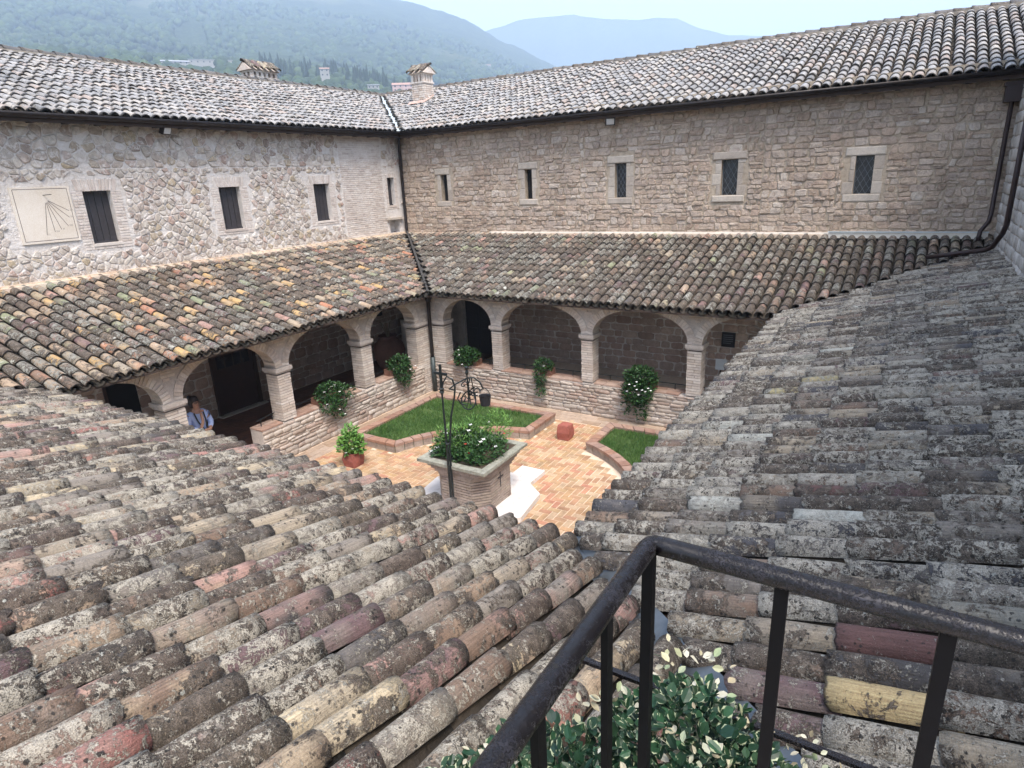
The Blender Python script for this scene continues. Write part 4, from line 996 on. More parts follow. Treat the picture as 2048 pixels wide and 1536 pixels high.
# ------------------------------------------------------------------ lawn beds
def bed(label, x0, x1, y0, y1, c, r, flip):
    b_ = thing('lawn_bed', label, 'lawn bed', ((x0+x1)/2, (y0+y1)/2, 0))
    # outline: square with a round bite facing the well
    pts = []
    if flip:   # bite at the lower-left corner
        a0 = math.atan2(y0-c[1], math.sqrt(max(0, r*r-(y0-c[1])**2))); a1 = math.atan2(math.sqrt(max(0, r*r-(x0-c[0])**2)), x0-c[0])
        arc = [(c[0]+r*math.cos(a0+(a1-a0)*i/14), c[1]+r*math.sin(a0+(a1-a0)*i/14)) for i in range(15)]
        pts = [(x1,y1),(x0,y1)]+arc[::-1]+[(x1,y0)]
    else:      # bite at the lower-right corner
        a0 = math.atan2(math.sqrt(max(0, r*r-(x1-c[0])**2)), x1-c[0]); a1 = math.atan2(y0-c[1], -math.sqrt(max(0, r*r-(y0-c[1])**2)))
        arc = [(c[0]+r*math.cos(a0+(a1-a0)*i/14), c[1]+r*math.sin(a0+(a1-a0)*i/14)) for i in range(15)]
        pts = [(x0,y0),(x0,y1)][::-1]; pts = [(x1,y1),(x0,y1),(x0,y0)]+arc[::-1]
    n = len(pts); A_ = sum(pts[i][0]*pts[(i+1)%n][1]-pts[(i+1)%n][0]*pts[i][1] for i in range(n))
    if A_ < 0: pts = pts[::-1]
    v, f = prism(pts, 0, .15); obj('base', v, f, M_grass0, b_)
    def inset(d):
        out = []
        for i in range(n):
            a, b, c_ = Vector(pts[i-1]), Vector(pts[i]), Vector(pts[(i+1)%n]); e1 = (b-a).normalized(); e2 = (c_-b).normalized()
            n1 = Vector((-e1.y, e1.x)); n2 = Vector((-e2.y, e2.x)); m = (n1+n2); m = m/max(.3, m.dot(n1)); out.append(tuple(b+m*d))
        return out
    o1 = inset(-.03); i1 = inset(.17); face = []; cope = []
    for i in range(n):
        a, b = Vector(o1[i]), Vector(o1[(i+1)%n]); ai, bi = Vector(i1[i]), Vector(i1[(i+1)%n]); L = (b-a).length; k = max(1, round(L/.28))
        for j in range(k):
            p0, p1 = a.lerp(b, (j+.035)/k), a.lerp(b, (j+.965)/k); q0, q1 = ai.lerp(bi, (j+.035)/k), ai.lerp(bi, (j+.965)/k); z = rng.uniform(-.004, .004)
            cope.append(([(p0.x,p0.y,.145),(p1.x,p1.y,.145),(q1.x,q1.y,.145),(q0.x,q0.y,.145),(p0.x,p0.y,.205+z),(p1.x,p1.y,.205+z),(q1.x,q1.y,.205+z),(q0.x,q0.y,.205+z)],
                         [(4,5,6,7),(0,1,5,4),(1,2,6,5),(2,3,7,6),(3,0,4,7)], .28, rng.random()))
            for z0 in (0.0, .072):
                h0 = p0.lerp(q0, .05); h1 = p1.lerp(q1, .05); g0 = p0.lerp(q0, .6); g1 = p1.lerp(q1, .6)
                face.append(([(h0.x,h0.y,z0),(h1.x,h1.y,z0),(g1.x,g1.y,z0),(g0.x,g0.y,z0),(h0.x,h0.y,z0+.066),(h1.x,h1.y,z0+.066),(g1.x,g1.y,z0+.066),(g0.x,g0.y,z0+.066)],
                         [(4,5,6,7),(0,1,5,4),(1,2,6,5),(2,3,7,6),(3,0,4,7)], .28, rng.random()))
    emit(b_, 'coping_brick', cope, M_bedb, 290); emit(b_, 'edge_brick', face, M_well, 290)
    ip = inset(.165); 
    def inside(x, y):
        c_ = False
        for i in range(n):
            (xa, ya), (xb, yb) = ip[i], ip[(i+1)%n]
            if (ya > y) != (yb > y) and x < (xb-xa)*(y-ya)/(yb-ya)+xa: c_ = not c_
        return c_
    V = []; F = []; RR = []; q = random.Random(5)
    area = 0
    for _ in range(int((x1-x0)*(y1-y0)*2600)):
        x, y = q.uniform(x0, x1), q.uniform(y0, y1)
        if not inside(x, y) or noise.noise(Vector((x*2.2, y*2.2, 7)))+q.uniform(-.6, .3) < -.55: continue
        a = q.uniform(0, 6.28); h = q.uniform(.03, .085)*(1+.5*noise.noise(Vector((x*3, y*3, 1)))); w1 = .005; lx, ly = q.uniform(-.05, .05), q.uniform(-.05, .05); b = len(V)
        V += [(x-w1*math.cos(a), y-w1*math.sin(a), .15), (x+w1*math.cos(a), y+w1*math.sin(a), .15), (x+lx, y+ly, .15+h)]; F.append((b, b+1, b+2))
        RR.append((noise.noise(Vector((x*1.5, y*1.5, 0)))*.5+.5+q.uniform(-.25, .25)) % 1)
    o = obj('grass', V, F, M_grass, b_, rnd=RR, kind='stuff')
bed('raised lawn with brick edging in the corner behind the well', 4.5, 8.1, -7.75, -4.6, (8.5,-8.6), 2.8, False)
bed('raised lawn with curved brick edging at the right below the big bush', 9.55, 12.5, -7.75, -4.6, (8.5,-8.6), 2.95, True)

# ------------------------------------------------------------------ foliage helpers
def leaf_shape(kind='oval'):
    if kind == 'oval':
        pr_ = [(0,0,0),(.25,.20,.03),(.25,-.20,.03),(.6,.27,.05),(.6,-.27,.05),(.85,.15,.02),(.85,-.15,.02),(1.05,0,-.04),(.3,0,-.02),(.65,0,-.02)]
        f = [(0,8,1),(0,2,8),(1,8,9,3),(8,2,4,9),(3,9,5),(9,4,6),(5,9,7),(9,6,7)]
    else:
        pr_ = [(0,0,0),(.4,.12,.02),(.4,-.12,.02),(1,0,-.02)]; f = [(0,2,3,1)]
    return np.array(pr_), f
LO, LOF = leaf_shape('oval'); LS, LSF = leaf_shape('slim')
def rot_basis(d, roll):
    d = d.normalized(); a = d.cross(Vector((0,0,1)));
    if a.length < .01: a = Vector((1,0,0))
    a.normalize(); u = a.cross(d); a2 = a*math.cos(roll)+u*math.sin(roll); u2 = d.cross(a2)*-1
    return np.array([list(d), list(a2), list(u2)])
def foliage(root, name, blobs, n, size, mat, q, slim=False, as_items=False, out=.6, wide=1.0):
    """leaves spread through several ellipsoids (cx,cy,cz,rx,ry,rz), facing outwards and up"""
    P, F0 = (LS, LSF) if slim else (LO, LOF); V = []; F = []; RR = []; b = 0; its = []
    wts = [bl[3]*bl[4]*bl[5] for bl in blobs]
    for _ in range(n):
        bl = q.choices(blobs, wts)[0]
        d = Vector((q.gauss(0,1), q.gauss(0,1), q.gauss(0,1))).normalized(); rr = q.uniform(.35, 1.0)**.5*(1+.18*noise.noise(d*2.3+Vector(bl[:3])*3))
        c = Vector((bl[0]+d.x*bl[3]*rr, bl[1]+d.y*bl[4]*rr, bl[2]+d.z*bl[5]*rr))
        dr = (d*out+Vector((q.uniform(-1,1), q.uniform(-1,1), q.uniform(-.4,.9)))).normalized(); s_ = size*q.uniform(.6, 1.3)
        B = rot_basis(dr, q.uniform(-.9, .9)); v = (P*np.array([s_, s_*wide, s_]))@B+np.array(list(c)); r_ = q.random()
        if as_items: its.append((v, F0, s_, r_, P[:, :2]*np.array([1, 3.4])))
        else: V.append(v); F += [tuple(i+b for i in g_) for g_ in F0]; RR += [r_]*len(F0); b += len(v)
    if as_items: return its
    return obj(name, np.vstack(V), F, mat, root, rnd=RR, kind='stuff')
def flower(root, c, r, mat, name='flower'):
    v = [(c[0], c[1], c[2])]; n = 5
    for k in range(n*2):
        a = math.pi*k/n; rr = r if k % 2 == 0 else r*.6
        v.append((c[0]+rr*math.cos(a), c[1]+rr*math.sin(a)*.8, c[2]+rr*.25*math.sin(a*2)+(r*.25)))
    return obj(name, v, [(0, k+1, (k+1) % (2*n)+1) for k in range(2*n)], mat, root, smooth=False)
def stems(root, base, tips, r=.006):
    mb = MB()
    for t in tips:
        m = [(base[i]+t[i])/2+rng.uniform(-.02, .02) for i in range(3)]; mb.tube([base, m, t], [r, r*.8, r*.4], 4, False)
    mb.make('stem', M_dry, root)
q = random.Random(21)
def potted(label, pot, blobs, n, size, mat, fl=(), cat='plant', group=None):
    t = thing('flowering_plant', label, cat, (blobs[0][0], blobs[0][1], pot[2]), group)
    stems(t, (pot[0], pot[1], pot[2]+.02), [(b_[0], b_[1], b_[2]) for b_ in blobs])
    foliage(t, 'foliage', blobs, n, size, mat, q)
    for c in fl: flower(t, c, .042, M_flW)
    return t
def sph(c, r, k, up=.2):
    o = []
    for _ in range(k):
        d = Vector((q.gauss(.2,1), q.gauss(-.2,1), q.gauss(up,1))).normalized(); o.append((c[0]+d.x*r[0], c[1]+d.y*r[1], c[2]+d.z*r[2]))
    return o
def planter(label, x0, x1, y0, y1, z0=.85, h=.16):
    t = thing('window_box', label, 'planter', ((x0+x1)/2, (y0+y1)/2, z0))
    obj('box', *MB_box_open(x0, x1, y0, y1, z0, z0+h), M_terra, t); obj('soil', *boxvf((x0+.02,y0+.02,z0+.02),(x1-.02,y1-.02,z0+h-.03)), M_soil, t)
def MB_box_open(x0, x1, y0, y1, z0, z1):
    m = MB(); m.box((x0,y0,z0),(x1,y0+.02,z1)); m.box((x0,y1-.02,z0),(x1,y1,z1)); m.box((x0,y0+.02,z0),(x0+.02,y1-.02,z1)); m.box((x1-.02,y0+.02,z0),(x1,y1-.02,z1)); m.box((x0+.02,y0+.02,z0),(x1-.02,y1-.02,z0+.02)); return m.v, m.f
planter('terracotta box on the parapet behind the spreading plant', 3.55, 3.8, -7.95, -7.25)
potted('spreading white-flowered plant draped over the left parapet, nearest the person', (3.7,-7.6,.95), [(3.8,-7.6,1.08,.26,.42,.22),(3.95,-7.75,.85,.18,.3,.2),(3.98,-7.5,.68,.15,.18,.24),(3.98,-7.2,1.0,.16,.22,.14)], 1500, .07, M_leafA,
       sph((3.98,-7.55,1.0), (.2,.45,.25), 9)+[(4.12,-7.5,.55),(4.1,-7.62,.7)])
planter('terracotta box on the parapet beside the jar', 3.55, 3.8, -5.5, -4.9)
potted('dense round white-flowered plant on the left parapet below the jar', (3.7,-5.2,.95), [(3.85,-5.2,1.12,.26,.36,.24),(3.97,-5.2,.88,.2,.3,.22),(4.0,-5.2,.68,.12,.16,.2)], 1500, .065, M_leafA, sph((3.95,-5.1,1.0), (.25,.38,.28), 7))
planter('terracotta box in the corner arch', 4.75, 5.35, -3.8, -3.55)
potted('low round plant with two white flowers in the corner arch', (5.05,-3.7,.95), [(5.05,-3.82,1.13,.40,.24,.20),(5.0,-3.95,.98,.30,.14,.14)], 1400, .065, M_leafA, [(5.0,-4.12,1.2),(5.08,-4.12,.95),(4.9,-4.0,1.3)])
planter('terracotta pot behind the small trailing plant', 7.3, 7.6, -3.82, -3.55)
potted('small trailing plant hanging down the far parapet', (7.4,-3.7,.95), [(7.42,-3.82,1.13,.26,.2,.16),(7.38,-3.97,.85,.18,.1,.22),(7.38,-3.98,.55,.14,.07,.25)], 900, .06, M_leafA, [(7.5,-4.0,1.15)])
planter('terracotta box behind the big white flowering bush', 9.65, 10.3, -3.82, -3.55)
potted('big white-flowered bush trailing far down the parapet at the right', (9.98,-3.7,.95), [(9.98,-3.85,1.10,.40,.26,.30),(9.95,-4.0,.80,.38,.2,.32),(9.7,-3.98,.45,.12,.07,.26),(10.05,-4.0,.42,.16,.08,.30)], 2600, .07, M_leafA,
       [(9.85+.09*i+q.uniform(-.03,.03), -4.2, .93+q.uniform(-.08,.14)) for i in range(6)]+[(9.75,-4.15,.85),(10.3,-4.1,.92),(10.0,-4.2,1.12),(10.05,-4.2,.82)])
# terracotta cube planter on the paving and the red stone block
def cube_stone(name, label, cat, c, s_, h):
    v = []; n = 3
    t = thing(name, label, cat, (c[0], c[1], 0))
    P = [(-1,-1),(0,-1.03),(1,-1),(1.04,0),(1,1),(0,1.02),(-1,1),(-1.03,0)]; vs = []
    for z, k in ((0,.92),(h*.15,1.0),(h*.5,1.05),(h*.85,.98),(h,.9)):
        for x, y in P: vs.append((c[0]+x*s_*k+q.uniform(-.01,.01), c[1]+y*s_*k+q.uniform(-.01,.01), z+q.uniform(-.006,.006)))
    f = [tuple(range(7,-1,-1)), tuple(range(32,40))]
    for i in range(4):
        for j in range(8): f.append((i*8+j, i*8+(j+1)%8, (i+1)*8+(j+1)%8, (i+1)*8+j))
    obj('block', vs, f, M_redst, t, smooth=False); return t
cube_stone('stone_block', 'rough red stone block standing alone on the paving', 'stone block', (8.82,-5.42), .135, .34)
cube_stone('stone_pot', 'rough red square pot on the paving left of the well', 'pot', (5.45,-8.62), .15, .32)
potted('bright green leafy plant in the red square pot', (5.45,-8.62,.30), [(5.45,-8.62,.52,.26,.26,.20),(5.4,-8.58,.72,.14,.14,.16),(5.6,-8.6,.42,.16,.14,.12),(5.35,-8.75,.42,.14,.12,.14)], 900, .085, M_leafB,
       [(5.35,-8.8,.5),(5.6,-8.75,.45),(5.5,-8.85,.38),(5.3,-8.7,.62)])

# ------------------------------------------------------------------ well
def octo(cx, cy, hx, hy, ch): return [(cx-hx+ch,cy-hy),(cx+hx-ch,cy-hy),(cx+hx,cy-hy+ch),(cx+hx,cy+hy-ch),(cx+hx-ch,cy+hy),(cx-hx+ch,cy+hy),(cx-hx,cy+hy-ch),(cx-hx,cy-hy+ch)]
pl = thing('well_platform', 'pale marble octagonal step round the well', 'step', (WX,WY,0))
a_ = [(WX+1.17*math.cos(R(22.5+45*k+8)), WY+1.17*math.sin(R(22.5+45*k+8))) for k in range(8)]
obj('step', *prism(a_, .0, .10), M_trav, pl)
obj('basin_slab', *boxvf((WX+.1,WY+.8,0),(WX+.62,WY+1.5,.085)), M_trav, pl)
obj('basin_hollow', *boxvf((WX+.2,WY+1.1,.085),(WX+.52,WY+1.42,.089)), M_trav, pl)
we_ = thing('well', 'square-topped brick well planted with flowers in the middle of the courtyard', 'well', (WX,WY,.1))
zs = [(.10,.50,.22),(.72,.50,.22),(.78,.53,.20),(.84,.57,.18),(.90,.61,.14)]
obj('core', *prism(octo(WX,WY,.535,.535,.235), .10, .92), M_joA, we_)
its = []
z = .10
while z < .92:
    h = .052; k = .56 if z < .70 else .56+int((z-.70)/.052+1)*.024; ch = .24 if z < .7 else .24-(z-.7)*.6
    ring = octo(WX, WY, k, k, ch)
    for i in range(8):
        a, b = Vector(ring[i]), Vector(ring[(i+1)%8]); L = (b-a).length; nrm = Vector(((b-a).y, -(b-a).x)).normalized(); m = max(1, round(L/.24)); o_ = .5 if int(z/.052) % 2 else 0
        cuts = sorted({0.0, 1.0, *[min(1, max(0, (j+o_)/m)) for j in range(m+1)]})
        for j in range(len(cuts)-1):
            if cuts[j+1]-cuts[j] < .05: continue
            p0, p1 = a.lerp(b, cuts[j])+(b-a).normalized()*.003, a.lerp(b, cuts[j+1])-(b-a).normalized()*.003; e = rng.uniform(-.003, .003)
            p0, p1 = p0+nrm*e, p1+nrm*e; q0, q1 = p0-nrm*.06, p1-nrm*.06
            its.append(([(p0.x,p0.y,z+.006),(p1.x,p1.y,z+.006),(q1.x,q1.y,z+.006),(q0.x,q0.y,z+.006),(p0.x,p0.y,z+h-.006),(p1.x,p1.y,z+h-.006),(q1.x,q1.y,z+h-.006),(q0.x,q0.y,z+h-.006)],
                        [(4,5,6,7),(0,1,5,4),(1,2,6,5),(3,0,4,7),(0,3,2,1)], .24, rng.random()))
    z += h
emit(we_, 'brick', its, M_well, 280, 'bricks')
mb = MB(); s_ = .71; i_ = .57
for a, b in (((-s_,-s_),(s_,-i_)),((-s_,i_),(s_,s_)),((-s_,-i_),(-i_,i_)),((i_,-i_),(s_,i_))): pass
def slabpart(poly):
    v, f = prism(poly, .945, 1.0); return [(p[0]+rng.uniform(-.008,.008), p[1]+rng.uniform(-.008,.008), p[2]+rng.uniform(-.003,.003)) for p in v], f
for P in ([(-s_,-s_),(s_,-s_),(i_,-i_),(-i_,-i_)],[(s_,-s_),(s_,s_),(i_,i_),(i_,-i_)],[(s_,s_),(-s_,s_),(-i_,i_),(i_,i_)],[(-s_,s_),(-s_,-s_),(-i_,-i_),(-i_,i_)]):
    v, f = slabpart([(WX+x*.997, WY+y*.997) for x, y in P]); obj('rim_slab', v, f, M_slab, we_)
obj('soil', *prism([(WX-i_,WY-i_),(WX+i_,WY-i_),(WX+i_,WY+i_),(WX-i_,WY+i_)], .93, .985), M_soil, we_)
obj('cross_recess', *boxvf((WX+.5605,WY-.02,.42),(WX+.566,WY+.0,.74)), M_cloth, we_); obj('cross_recess', *boxvf((WX+.5605,WY-.09,.60),(WX+.567,WY+.07,.625)), M_cloth, we_)
wp = thing('well_flowers', 'mixed green planting with white and red flowers filling the well top', 'plant', (WX,WY,1.0))
foliage(wp, 'foliage', [(WX-.2,WY-.05,1.13,.46,.50,.26),(WX+.25,WY-.08,1.12,.42,.50,.25),(WX+.1,WY-.38,1.04,.46,.2,.15),(WX-.48,WY-.2,1.08,.14,.4,.14)], 3900, .06, M_leafA, q)
foliage(wp, 'bright_foliage', [(WX-.2,WY+.0,1.25,.38,.36,.2),(WX+.32,WY+.35,1.38,.26,.26,.34),(WX-.42,WY-.2,1.25,.2,.26,.24),(WX-.1,WY+.25,1.3,.3,.25,.25)], 3000, .07, M_leafB, q, True, out=.9)
for c in [(WX+.35,WY-.25,1.33),(WX+.38,WY-.2,1.36),(WX+.30,WY-.28,1.27),(WX-.1,WY+.1,1.44),(WX-.45,WY-.45,1.15),(WX-.55,WY-.5,1.08),(WX-.5,WY-.1,1.35),(WX+.15,WY+.3,1.46),(WX+.0,WY-.1,1.42),(WX+.55,WY-.1,1.22),(WX-.35,WY-.3,1.38)]: flower(wp, c, .05, M_flW)
for c in [(WX+.1,WY-.35,1.28),(WX+.25,WY-.45,1.18),(WX+.55,WY+.2,1.35)]: flower(wp, c, .035, M_flR, 'red_flower')
# wrought iron lifting frame: post with a cross, scroll arm, pulley, bucket
ir = thing('well_crane', 'black wrought iron well frame with a cross on top, scrolls and a pulley', 'ironwork', (8.60,-9.44,.1))
bx, by = 8.66, -9.45
obj('post', *tubevf([(bx,by,.05),(bx,by,1.0),(bx,by-.0,1.6),(bx-.01,by,2.35)], [.022,.022,.02,.016], 6), M_iron, ir)
obj('strut', *tubevf([(bx+.03,by+.03,.05),(bx+.03,by+.03,1.3),(bx+.10,by+.05,1.9),(bx+.17,by+.09,2.25),(bx+.19,by+.10,2.42),(bx+.16,by+.08,2.55),(bx+.08,by+.04,2.60),(bx+.02,by+.02,2.50),(bx+.0,by+.0,2.38)], [.02,.02,.018,.017,.016,.015,.014,.012,.012], 6), M_iron, ir)
obj('cross_upright', *boxvf((bx-.028,by-.014,2.3),(bx+.012,by+.014,2.80)), M_iron, ir)
obj('cross_bar', *boxvf((bx-.14,by-.012,2.63),(bx+.12,by+.012,2.67)), M_iron, ir)
obj('collar', *lathe([(.02,-.05),(.045,-.03),(.03,0),(.045,.03),(.02,.05)], 8, (bx-.01,by,2.36)), M_iron, ir); obj('collar', *lathe([(.03,-.02),(.045,0),(.03,.02)], 8, (bx+.015,by+.01,1.42)), M_iron, ir)
pc = Vector((WX-.02, WY, 2.02))
obj('arm', *tubevf([(bx+.19,by+.10,2.36),(WX-.1,WY-.42,2.28),(WX-.12,WY-.2,2.30),(WX-.02,WY,2.36)], .014, 6), M_iron, ir)
obj('arm', *tubevf([(WX-.02,WY,2.36),(WX+.08,WY+.06,2.36),(WX+.17,WY+.10,2.28),(WX+.22,WY+.12,2.16)], .014, 6), M_iron, ir)
obj('arm', *tubevf([(WX-.02,WY,2.50),(WX-.02,WY,1.98)], [.014,.014], 6), M_iron, ir)
obj('finial', *lathe([(.012,0),(.035,.06),(.02,.10),(.04,.16),(.0,.18)], 6, (WX-.02,WY,2.40)), M_iron, ir)
def ring(c, r, rr, n=24, tilt=0):
    return tubevf([(c[0]+r*math.cos(2*math.pi*i/n), c[1]+r*math.sin(2*math.pi*i/n)*tilt, c[2]+r*math.sin(2*math.pi*i/n)) for i in range(n+1)], rr, 6, False)
obj('pulley_wheel', *ring((WX-.02,WY,1.95), .15, .013, tilt=.35), M_iron, ir)
for k in range(3):
    a = R(60*k+20); obj('spoke', *tubevf([(WX-.02-.15*math.cos(a),WY-.05*math.sin(a),1.95-.15*math.sin(a)),(WX-.02+.15*math.cos(a),WY+.05*math.sin(a),1.95+.15*math.sin(a))], .008, 5), M_iron, ir)
obj('scroll', *tubevf([(WX-.15,WY-.05,2.10),(WX-.2,WY-.08,1.98),(WX-.15,WY-.05,1.88),(WX-.07,WY,1.86)], .012, 6), M_iron, ir)
obj('scroll', *tubevf([(WX+.10,WY+.03,2.20),(WX+.02,WY+.0,2.14),(WX+.05,WY+.02,2.04),(WX+.14,WY+.06,2.05)], .012, 6), M_iron, ir)
for sx, sz, fl_ in ((-.10,2.22,1),(.10,2.05,-1),(-.12,1.95,-1),(.16,2.14,1),(.0,2.30,-1)):
    obj('scroll', *tubevf([(WX+sx+fl_*(.075-.009*i)*math.cos(i*.75), WY+.03*math.sin(i), sz+(.075-.009*i)*math.sin(i*.75)) for i in range(8)], .011, 5), M_iron, ir)
for sx in (-.02, .06): obj('stay', *tubevf([(WX+sx,WY+.01,2.36),(WX+sx*1.5+.02,WY+.04,1.86)], .010, 5), M_iron, ir)
bk = thing('bucket', 'small dark iron bucket hanging from the well frame', 'bucket', (WX+.24,WY+.13,1.9))
obj('pail', *lathe([(0,-.11),(.085,-.11),(.105,.06),(.11,.07),(.09,.06),(.07,-.08)], 14, (WX+.24,WY+.13,1.97)), M_cloth, bk)
obj('handle', *tubevf([(WX+.24+.105*math.cos(math.pi*i/8), WY+.13, 2.04+.13*math.sin(math.pi*i/8)) for i in range(9)], .007, 5), M_iron, bk)

# ------------------------------------------------------------------ chimneys
def chimney(label, cx, cy, wx, wy, z0, z1, ztop, nx, ny, rot=0):
    t = thing('chimney', label, 'chimney', (cx, cy, z0))
    its = []; z = z0
    def course(z, h, inset, skip=()):
        out = []
        X0, X1, Y0, Y1 = cx-wx/2+inset, cx+wx/2-inset, cy-wy/2+inset, cy+wy/2-inset; o_ = rng.uniform(.3, .7)
        for k, (a, b) in enumerate((((X0,Y0),(X1,Y0)),((X1,Y0),(X1,Y1)),((X1,Y1),(X0,Y1)),((X0,Y1),(X0,Y0)))):
            a, b = Vector(a), Vector(b); L = (b-a).length; d = (b-a)/L; n_ = Vector((d.y, -d.x)); m = max(2, round(L/.24)); u = 0
            cuts = [0]+[L*(j+rng.uniform(.35, .65))/m for j in range(m)]+[L]
            for j in range(len(cuts)-1):
                p0, p1 = a+d*(cuts[j]+.006)+n_*rng.uniform(-.004,.004), a+d*(cuts[j+1]-.006); q0, q1 = p0-n_*.06, p1-n_*.06
                out.append(([(p0.x,p0.y,z+.007),(p1.x,p1.y,z+.007),(q1.x,q1.y,z+.007),(q0.x,q0.y,z+.007),(p0.x,p0.y,z+h-.007),(p1.x,p1.y,z+h-.007),(q1.x,q1.y,z+h-.007),(q0.x,q0.y,z+h-.007)],
                            [(4,5,6,7),(0,1,5,4),(1,2,6,5),(3,0,4,7),(0,3,2,1)], .24, rng.random()))
        return out
    while z < z1-.02: its += course(z, .075, 0); z += .075
    emit(t, 'brick', its, M_chim, 200, 'bricks')
    obj('core', *boxvf((cx-wx/2+.02,cy-wy/2+.02,z0),(cx+wx/2-.02,cy+wy/2-.02,z1)), M_joA, t)
    obj('band', *boxvf((cx-wx/2-.03,cy-wy/2-.03,z1),(cx+wx/2+.03,cy+wy/2+.03,z1+.05)), M_chim, t)
    obj('flue_dark', *boxvf((cx-wx/2+.10,cy-wy/2+.10,z1+.05),(cx+wx/2-.10,cy+wy/2-.10,ztop)), M_black, t)
    for (n_, horiz) in ((nx, True), (ny, False)):
        for k in range(n_+1):
            for sgn in (-1, 1):
                if horiz: x = cx-wx/2+.06+(wx-.12)*k/n_; a = (x-.055, cy+sgn*(wy/2-.06)-.055, z1+.05); b = (x+.055, cy+sgn*(wy/2-.06)+.055, ztop)
                else:
                    if k in (0, n_): continue
                    y = cy-wy/2+.06+(wy-.12)*k/n_; a = (cx+sgn*(wx/2-.06)-.055, y-.055, z1+.05); b = (cx+sgn*(wx/2-.06)+.055, y+.055, ztop)
                obj('post', *boxvf(a, b), M_chim, t)
    obj('head', *boxvf((cx-wx/2-.01,cy-wy/2-.01,ztop),(cx+wx/2+.01,cy+wy/2+.01,ztop+.07)), M_chim, t)
    return t
# on the brown wall's roof, ridge of its cap along y
ch = chimney('square brick chimney with a little tiled gable roof, right of the roof valley', -1.55, 3.45, .60, .56, 8.3, 9.17, 9.45, 3, 3)
def gable(t, cx, cy, wx, wy, z, h, axis='y', n=4, mat=None):
    mat = mat or M_tileS
    ex_ = .09
    if axis == 'y':
        P = [(cx-wx/2-ex_,cy-wy/2-ex_,z),(cx+wx/2+ex_,cy-wy/2-ex_,z),(cx,cy-wy/2-ex_,z+h),(cx-wx/2-ex_,cy+wy/2+ex_,z),(cx+wx/2+ex_,cy+wy/2+ex_,z),(cx,cy+wy/2+ex_,z+h)]
        L = wy+2*ex_; sd_ = [(Vector((-1,0,0)), Vector((0,1,0))), (Vector((1,0,0)), Vector((0,1,0)))]; half = wx/2+ex_
    else:
        P = [(cx-wx/2-ex_,cy-wy/2-ex_,z),(cx-wx/2-ex_,cy+wy/2+ex_,z),(cx-wx/2-ex_,cy,z+h),(cx+wx/2+ex_,cy-wy/2-ex_,z),(cx+wx/2+ex_,cy+wy/2+ex_,z),(cx+wx/2+ex_,cy,z+h)]
        L = wx+2*ex_; sd_ = [(Vector((0,-1,0)), Vector((1,0,0))), (Vector((0,1,0)), Vector((1,0,0)))]; half = wy/2+ex_
    obj('cap_bed', P, [(0,1,2),(3,5,4),(0,3,4,1),(0,2,5,3),(1,4,5,2)], M_chim, t)
    v0, f0, uv0 = TV[1]; sl_ = math.hypot(half, h)
    me = mkmesh('cap_tile', v0*np.array([(sl_+.08)/.49, 1.15, 1.15]), f0, mat, True, 0.0, uv0)
    for out, al in sd_:
        X = (-out*half+Vector((0,0,h))).normalized(); Z = X.cross(al); 
        if Z.z < 0: Z = -Z
        Y = Z.cross(X); base = Vector((cx, cy, z))+out*(half+.06)
        for k in range(n):
            pz = base+al*((k+.5)/n-.5)*L+Z*.005-Vector((0,0,.01)); o = bpy.data.objects.new('cap_tile', me); COL.objects.link(o); o.parent = t; pz = pz-WL[t.name]
            o.matrix_local = Matrix([[X.x,Y.x,Z.x,pz.x],[X.y,Y.y,Z.y,pz.y],[X.z,Y.z,Z.z,pz.z],[0,0,0,1]])
    if axis == 'y': ridge_row(t, (cx,cy-wy/2-ex_-.04,z+h), (cx,cy+wy/2+ex_,z+h), M_ridge, .10, .38)
    else: ridge_row(t, (cx-wx/2-ex_-.04,cy,z+h), (cx+wx/2+ex_,cy,z+h), M_ridge, .10, .38)
gable(ch, -1.55, 3.45, .60, .56, 9.50, .24, 'x', 3)
obj('flashing', [(-1.9,3.05,8.55),(-1.2,3.05,8.56),(-1.2,3.8,8.84),(-1.14,2.96,8.48),(-1.95,2.96,8.46)], [(0,1,3,4),(1,2,3)], stone_mat('pink_mortar', [(.50,.33,.28),(.56,.40,.34)], .4), ch)
ch2 = chimney('wide low chimney with tiled cap and small arches behind the left ridge', -6.6, .15, .6, 1.15, 8.6, 9.56, 9.76, 2, 5)
gable(ch2, -6.6, .15, .6, 1.15, 9.82, .26, 'y', 5)

